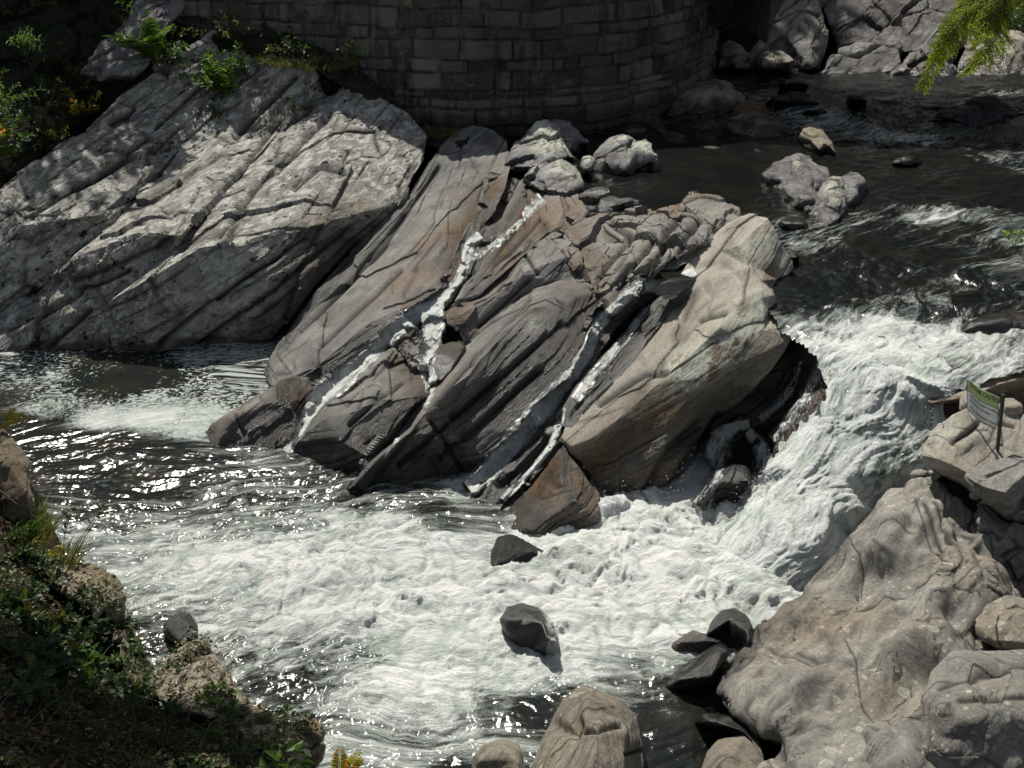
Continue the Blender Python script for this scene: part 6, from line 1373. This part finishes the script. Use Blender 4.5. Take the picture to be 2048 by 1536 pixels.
plant('thin weed on the upper face of the speckled slab', on(585, 225, 24.4), .35, .25, 7, 12, .06, 'leaf', seed=22, name='weed', cat='weed')
plant('yellow leaved sprig on the shaded slope beside the outcrop edge', on(170, 232, 22.6), .65, .5, 9, 22, .085, 'leafy', .7, seed=23, lean=(.5, -.2, -.1))
plant('short yellow green sprig lower on the outcrop edge', on(112, 278, 22.0), .35, .35, 6, 14, .07, 'leafy', .6, seed=24)
plant('dense glossy green bush at the left frame edge with a few orange leaves', at(5, 330, 19.6), 1.3, .65, 26, 34, .10, 'leaf', .65, seed=25, name='bush', cat='bush', lean=(0, 0, .2))
plant('cluster of orange and yellow autumn leaves in front of the glossy bush', at(10, 300, 19.3), .5, .35, 5, 6, .16, 'leafy', .6, seed=26, lean=(0, -.2, 0), bare=.6)
plant('pale leaved shrub above the glossy bush at the left edge', at(0, 225, 20.5), 1.1, .7, 18, 26, .08, 'leafb', .35, seed=27, lean=(.2, 0, 0), droop=.9)
plant('pale twiggy spray at the top left corner', at(20, 80, 21.5), .6, .7, 8, 16, .11, 'leafb', .3, seed=28, lean=(.9, 0, -.5), droop=.3)
k = 0
for (x, y, h, s, lab) in ((95, 205, .9, .9, 'dark shaded shrub on the slope above the yellow sprig'), (130, 160, .7, .8, 'dark shrub beside the leaning shaded slab'), (60, 260, .9, .8, 'dark shrub between the glossy bush and the slope'), (180, 175, .6, .7, 'low dark shrub under the blocky shaded stone'), (240, 165, .6, .7, 'low dark shrub right of the blocky stone'),
                         (60, 130, .9, 1.0, 'dim green shrub high on the shaded slope'), (30, 30, .9, 1.2, 'dim shrub at the very top left corner'), (330, 135, .5, .6, 'small dark shrub between fern and outcrop crest'), (90, 300, .6, .7, 'dark creeping shrub along the lower slope edge'), (560, 85, .6, .7, 'dark ivy like shrub at the wall foot')):
    plant(lab, on(x, y, 25), h, s, 14, 22, .09, 'leafd', .5, seed=40 + k); k += 1
plant('dark green bush in the shade at the corner of the far bank', at(1455, 85, 36.5), 1.6, 1.6, 26, 26, .2, 'leafd', .55, seed=61, name='bush', cat='bush')
plant('taller dim bush behind the far crag by the wall corner', at(1480, 50, 38.5), 2.0, 1.8, 26, 26, .22, 'leafd', .55, seed=62, name='bush', cat='bush')
plant('olive bush behind the sunlit boulder at the top right', at(2020, 60, 37.5), 1.6, 1.4, 22, 24, .2, 'leaf', .55, seed=63, name='bush', cat='bush')

# left bank vegetation
def cover():
    R = np.random.RandomState(91)
    P, D = [], []
    for k in range(7600):
        x, y = R.uniform(-320, 640), R.uniform(1085, 1620)
        h, n = hit(x, y)
        if h is None or h.z < .8: continue
        q = perlin(np.array([[h.x * 1.7, h.y * 1.7, 4.4]]))[0] + .35 * perlin(np.array([[h.x * 6, h.y * 6, 2.4]]))[0]
        if q < (.02 if y < 1400 else .12): continue
        for j in range(3):
            P.append(np.array(h) + R.normal(size=3) * .03 + np.array([0, 0, .02 + .07 * R.rand()])); D.append(R.normal(size=3) * (1, 1, .35) + (0, -.2, .1))
    P, D = np.array(P), np.array(D); L = .018 + .045 * R.rand(len(P)) ** 1.6
    V, F, rnd = leaves(P, D, L, L * (.5 + .3 * R.rand(len(P))), None, R)
    M['cover'] = leaf_mat('ground_cover_leaves', (.03, .06, .018), (.085, .13, .035), (.16, .14, .04), .35)
    o = link('ground_cover', V, F, M['cover'], None, dict(rnd=rnd), shade=False); o['kind'] = 'stuff'
cover()
def litter():
    R = np.random.RandomState(77)
    P, D, N = [], [], []
    for k in range(3600):
        x, y = R.uniform(-320, 640), R.uniform(1060, 1620)
        h, n = hit(x, y)
        if h is None or h.z < .75: continue
        if y < 1180 and R.rand() < .5: continue
        P.append(np.array(h) + np.array(n) * .01); D.append(R.normal(size=3) * (1, 1, .2)); N.append(np.array(n) + R.normal(size=3) * .4)
    P, D, N = np.array(P), np.array(D), np.array(N); L = .03 + .05 * R.rand(len(P))
    V, F, rnd = leaves(P, D, L, L * .55, N, R)
    M['litter'] = leaf_mat('leaf_litter_brown', (.045, .03, .018), (.12, .075, .035), (.20, .15, .09), .15)
    o = link('leaf_litter', V, F, M['litter'], None, dict(rnd=rnd), shade=False); o['kind'] = 'stuff'
    paths = []
    for k in range(240):
        x, y = R.uniform(-10, 560), R.uniform(1330, 1540)
        h, n = hit(x, y)
        if h is None or h.z < .9: continue
        a = R.rand() * 6.28
        paths.append(stem_path(np.array(h) + np.array(n) * .015, (math.cos(a), math.sin(a), .15), .12 + .35 * R.rand(), 5, .25, .12, R))
    V, F = tubes(paths, .005, .002, 4)
    o = link('twig_litter', V, F, M['twig']); o['kind'] = 'stuff'
litter()
k = 0
spots = [(30, 1120, 'leafd', .11), (70, 1180, 'leafd', .12), (140, 1215, 'leafd', .11), (20, 1230, 'leafd', .13), (90, 1270, 'leafd', .13), (170, 1290, 'leafd', .12), (220, 1330, 'leafd', .11), (40, 1330, 'leafd', .12), (110, 1370, 'leafd', .12), (190, 1380, 'leaf', .11), (215, 1275, 'leafd', .10), (150, 1340, 'leaf', .12), (60, 1400, 'leafd', .1), (235, 1390, 'leafd', .09)]
where = ['just under the brown overhang rock', 'at the shaded top of the slope', 'behind the tan ledge end', 'at the left edge of the slope', 'in the middle of the shaded patch', 'close behind the narrow rock face', 'beside the black cleft', 'low at the left edge', 'above the twig litter', 'with brighter tips over the twig litter', 'below the ledge overhang', 'at the heart of the leafy slope', 'at the lower left fringe', 'by the cracked boulder']
for (x, y, m, ls), w in zip(spots, where):
    plant('leafy dark green ground plant ' + w, on(x, y, 8.5) + np.array([0, 0, -.03]), .30, .40, 12, 16, ls * .85, m, .85, seed=100 + k, lobed=True, name='ground_plant', cat='plant', group='ground plants on the shaded left bank', droop=.8, stemr=.004); k += 1
spots = [(330, 1440, 'leafd', .055, 'mat of small leaved creeper below the cracked boulder'), (400, 1470, 'leaf', .055, 'green creeper beside the cracked boulder foot'), (455, 1440, 'leaf', .06, 'sunlit sprig on the cracked boulder'), (430, 1395, 'leafb', .06, 'bright green sprig at the top of the trailing plants'), (500, 1480, 'leaf', .055, 'trailing plant hanging over the low tan shelf'), (540, 1500, 'leaf', .05, 'trailing plant near the knobbly boulder'), (300, 1490, 'leafd', .06, 'dark low creeper over the twigs'),
         (380, 1530, 'leafd', .06, 'dark low creeper at the bottom edge'), (460, 1530, 'leafd', .06, 'dark creeper under the trailing plants'), (270, 1420, 'leafd', .05, 'thin creeper by the narrow rock face'), (580, 1440, 'leaf', .045, 'thin sprig on the tip of the low shelf'), (250, 1310, 'leaf', .05, 'small mossy sprig on the narrow rock face'), (20, 1070, 'leaf', .05, 'green sprig at the foot of the brown overhang rock'), (10, 850, 'leafy', .05, 'yellow green sprig on top of the brown overhang rock'), (120, 1120, 'leafy', .05, 'yellowing sprig on the back of the tan ledge')]
for (x, y, m, ls, lab) in spots:
    plant(lab, on(x, y, 7.2), .18, .30, 13, 16, ls * .8, m, .6, seed=140 + k, name='creeper', cat='plant', droop=1.2, stemr=.003); k += 1
grass('dry straw coloured grass on the edge of the left bank', on(40, 1075, 9.5), 260, .35, .35, seed=31)
grass('thin grass tuft over the tan ledge of the left bank', on(110, 1125, 9.2), 160, .22, .25, seed=32)
grass('green grass tuft under the brown overhang rock', on(25, 1055, 9.7), 200, .28, .25, 'leaf', seed=33)
plant('thin bare sapling with a few dark leaves leaning over the foam', on(128, 1150, 9.1), 1.05, .2, 3, 7, .075, 'leafd', .85, seed=171, name='sapling', cat='sapling', lean=(.55, .1, .1), droop=.1, lobed=True, bare=.55, stemr=.006)
plant('broad green leaves at the bottom edge below the knobbly boulder', at(560, 1570, 5.6), .27, .12, 5, 4, .13, 'leaf', .5, seed=172, name='seedling', cat='plant', bare=.5, stemr=.004)
fern('yellow green fern tip at the bottom edge of the frame', at(680, 1575, 5.8), 7, .32, 'leafy', 44)
plant('single leafy twig reaching over the water at the bottom', on(560, 1470, 7.0), .55, .1, 2, 5, .06, 'leaf', .55, seed=174, name='sapling', cat='sapling', lean=(1.2, .5, 0), droop=.1, bare=.6, stemr=.003)
V, F = tubes([stem_path(on(0, 960, 10.2) + np.array([-.1, -.1, .05]), (1, -.25, -.62), .85, 8, .1, .03, np.random.RandomState(9))], .012, .005, 5)
tag(link('dead_branch', V, F, M['twig']), 'bare dead branch poking from the left bank over the foam', 'branch')

# ------------------------------------------------------------------ trees
def crown_mesh(R, r, n, ls, flat=.75, clumps=26):
    c = R.normal(size=(clumps, 3)); c /= np.linalg.norm(c, axis=1)[:, None]
    c *= (R.rand(clumps, 1) ** .4) * np.array([r, r, r * flat])
    j = R.randint(clumps, size=n)
    d = R.normal(size=(n, 3)); d /= np.linalg.norm(d, axis=1)[:, None]
    P = c[j] + d * (R.rand(n, 1) ** .5) * r * .36 * np.array([1, 1, .7])
    L = ls * (.6 + .8 * R.rand(n))
    return leaves(P, d + R.normal(size=(n, 3)) * .5, L, L * .6, None, R) + (c,)
def tree(label, base, H, r, n, ls, seed, mat='leafd', group=None, off=(0, 0), tr=.16, flat=.75, clumps=26):
    R = np.random.RandomState(seed)
    o = empty('tree', tuple(base), label, 'tree', group)
    V, F, rnd, c = crown_mesh(R, r, n, ls, flat, clumps)
    top = np.array([off[0], off[1], H])
    link('crown', V + top, F, M[mat], o, dict(rnd=rnd), shade=False)
    ps = [np.array([(0, 0, -.5), (off[0] * .15, off[1] * .15, H * .35), (off[0] * .5, off[1] * .5, H * .7), tuple(top)])]
    V, F = tubes(ps, tr, tr * .35, 8)
    br = [np.array([ps[0][2], (ps[0][2] + top + q) / 2, top + q * .9]) for q in c[:12]]
    V2, F2 = tubes(br, tr * .3, tr * .08, 5)
    link('trunk', np.concatenate([V, V2]), np.concatenate([F, F2 + len(V)]), M['bark'], o)
    return o
# trees of the far slope
R = np.random.RandomState(5); first = None
spots = [(x + R.uniform(-1, 1), R.uniform(42.5, 45), R.uniform(.95, 1.2)) for x in np.arange(-27, -1, 3.2)] + [(x + R.uniform(-1, 1), R.uniform(41.5, 45), R.uniform(1.2, 1.5)) for x in np.arange(19, 31, 3.0)] + [(x + R.uniform(-1, 1), R.uniform(53, 58), (R.uniform(1.15, 1.45) if x < 0 else R.uniform(.7, .9))) for x in np.arange(-20, 31, 3.4)]
for x, y, s in spots:
    z = .9 + (y - 35) * .5
    if first is None:
        first = tree('leafy tree of the forest beyond the river', (x, y, z), 10, 4.4, 5600, .44, 300, group='forest trees beyond the river'); o = first
    else:
        o = first.copy(); col.objects.link(o)
        for ch in first.children:
            c = ch.copy(); col.objects.link(c); c.parent = o
        o.location = (x, y, z)
    o.rotation_euler = (0, 0, R.rand() * 6.28); o.scale = (s, s, s * R.uniform(.95, 1.15))
# the trees that shade the near left bank and the slope beside the outcrop
tree('tree overhanging the near left bank', (-9.6, 11.5, 1.5), 8.6, 1.6, 4200, .24, 310, off=(4.0, .1), clumps=18)
tree('tree on the shaded slope behind the outcrop', (-14.5, 30.0, 4.5), 7.0, 3.6, 5000, .34, 311, off=(.5, .5))

# hemlock whose bough hangs into the picture at the top right
def hemlock():
    R = np.random.RandomState(17)
    base = np.array([7.4, 8.2, 1.2])
    o = empty('hemlock_tree', tuple(base), 'hemlock with a sunlit yellow green bough hanging in at the top right', 'tree')
    V, F = tubes([np.array([(0, 0, -1), (0, 0, 4), (-.1, 0, 9), (-.1, .1, 13)])], .2, .09, 10)
    link('trunk', V, F, M['bark'], o)
    tips = [((2330, -330), (2010, -40), (1905, 60), (1848, 172)), ((2330, -330), (2060, -60), (1985, 30), (1950, 85)), ((2010, -40), (1950, 20), (1900, 70), (1872, 120)), ((2060, -60), (2000, 40), (1985, 90), (1938, 142)), ((2010, -40), (1960, 10), (1930, 40), (1890, 75)), ((2330, -330), (2090, -90), (2010, -10), (1925, 40)), ((2060, -60), (2020, -10), (1995, 30), (1970, 70)), ((2040, -80), (1985, -40), (1950, -5), (1915, 25))]
    paths, P, D, N = [], [], [], []
    for k, tp in enumerate(tips):
        Yd = 8.6 + .25 * R.normal()
        c = np.array([at(q[0], q[1], Yd + .12 * R.normal()) for q in tp])
        tt = np.linspace(0, 3, 46); path = np.stack([np.interp(tt, range(4), c[:, i]) for i in range(3)], 1)
        for _ in range(8): path[1:-1] = (path[:-2] + path[1:-1] * 2 + path[2:]) / 4
        paths.append(path)
        for i in range(14, 46):
            tg = path[i] - path[i - 1]; tg /= np.linalg.norm(tg) + 1e-9
            for s in (-1, 1):
                side = np.cross(tg, [.1, -.75, .6]); side /= np.linalg.norm(side)
                ln = (.16 * (1 - (i - 14) / 40)) * (.6 + .8 * R.rand()) + .03
                tw = stem_path(path[i], side * s + tg * .9 + R.normal(size=3) * .15, ln, 6, .35, .05, R)
                paths.append(tw)
                for j in range(1, len(tw)):
                    for q in range(4):
                        t2 = tw[j] - tw[j - 1]; t2 /= np.linalg.norm(t2) + 1e-9
                        sd = np.cross(t2, [.1, -.75, .6] + R.normal(size=3) * .25); sd /= np.linalg.norm(sd)
                        P.append(tw[j] - (tw[j] - tw[j - 1]) * R.rand()); D.append(sd * (1 if q % 2 else -1) + t2 * .7); N.append([0, -.5, .85])
    P, D, N = np.array(P) - base, np.array(D), np.array(N, float) + R.normal(size=(len(P), 3)) * .3
    L = .016 + .012 * R.rand(len(P))
    V, F, rnd = leaves(P, D, L, L * .34, N, R)
    link('bough', V, F, M['needle'], o, dict(rnd=rnd), shade=False)
    V, F = tubes([p - base for p in paths], .004, .0015, 4)
    link('branch', V, F, M['twig'], o)
hemlock()
plant('few bright green leaves entering at the right frame edge', at(2075, 470, 8.8), .30, .1, 3, 6, .085, 'leafb', .5, seed=181, name='leafy_twig', cat='twig', lean=(-1.5, 0, -1.0), droop=.2, bare=.45, stemr=.003)

# ------------------------------------------------------------------ light and camera
EL, AZ = math.radians(54), math.radians(-22)
w = bpy.data.worlds.new('World'); scene.world = w; w.use_nodes = True
nt = w.node_tree; bg = nt.nodes['Background']
sk = nt.nodes.new('ShaderNodeTexSky'); sk.sky_type = 'NISHITA'; sk.sun_disc = False
sk.sun_elevation = EL; sk.sun_rotation = AZ; sk.air_density = 1.0; sk.dust_density = 1.2
hs = nt.nodes.new('ShaderNodeHueSaturation'); hs.inputs['Saturation'].default_value = .55; nt.links.new(sk.outputs[0], hs.inputs['Color']); nt.links.new(hs.outputs[0], bg.inputs[0]); bg.inputs[1].default_value = .075
sd = bpy.data.lights.new('sun', 'SUN'); sd.energy = 5.0; sd.angle = math.radians(.5); sd.color = (1, .955, .87)
so = bpy.data.objects.new('sun', sd); col.objects.link(so)
sv = Vector((math.sin(AZ) * math.cos(EL), math.cos(AZ) * math.cos(EL), math.sin(EL)))
so.rotation_euler = sv.to_track_quat('Z', 'Y').to_euler(); so.location = sv * 60
cd = bpy.data.cameras.new('camera'); co = bpy.data.objects.new('camera', cd); col.objects.link(co)
co.location = (0, 0, CAMZ); co.rotation_euler = (math.radians(90) - PITCH, 0, 0)
cd.sensor_width = 36; cd.lens = 36 * FPX / 2048; cd.clip_end = 600; cd.clip_start = .05
scene.camera = co
scene.render.resolution_x, scene.render.resolution_y = 1024, 768
scene.view_settings.view_transform = 'Standard'; scene.view_settings.look = 'None'; scene.view_settings.exposure = 0
scene.cycles.max_bounces = 6; scene.cycles.diffuse_bounces = 3; scene.cycles.glossy_bounces = 3; scene.cycles.transmission_bounces = 3
scene.cycles.sample_clamp_indirect = 4
scene.cycles.use_denoising = True
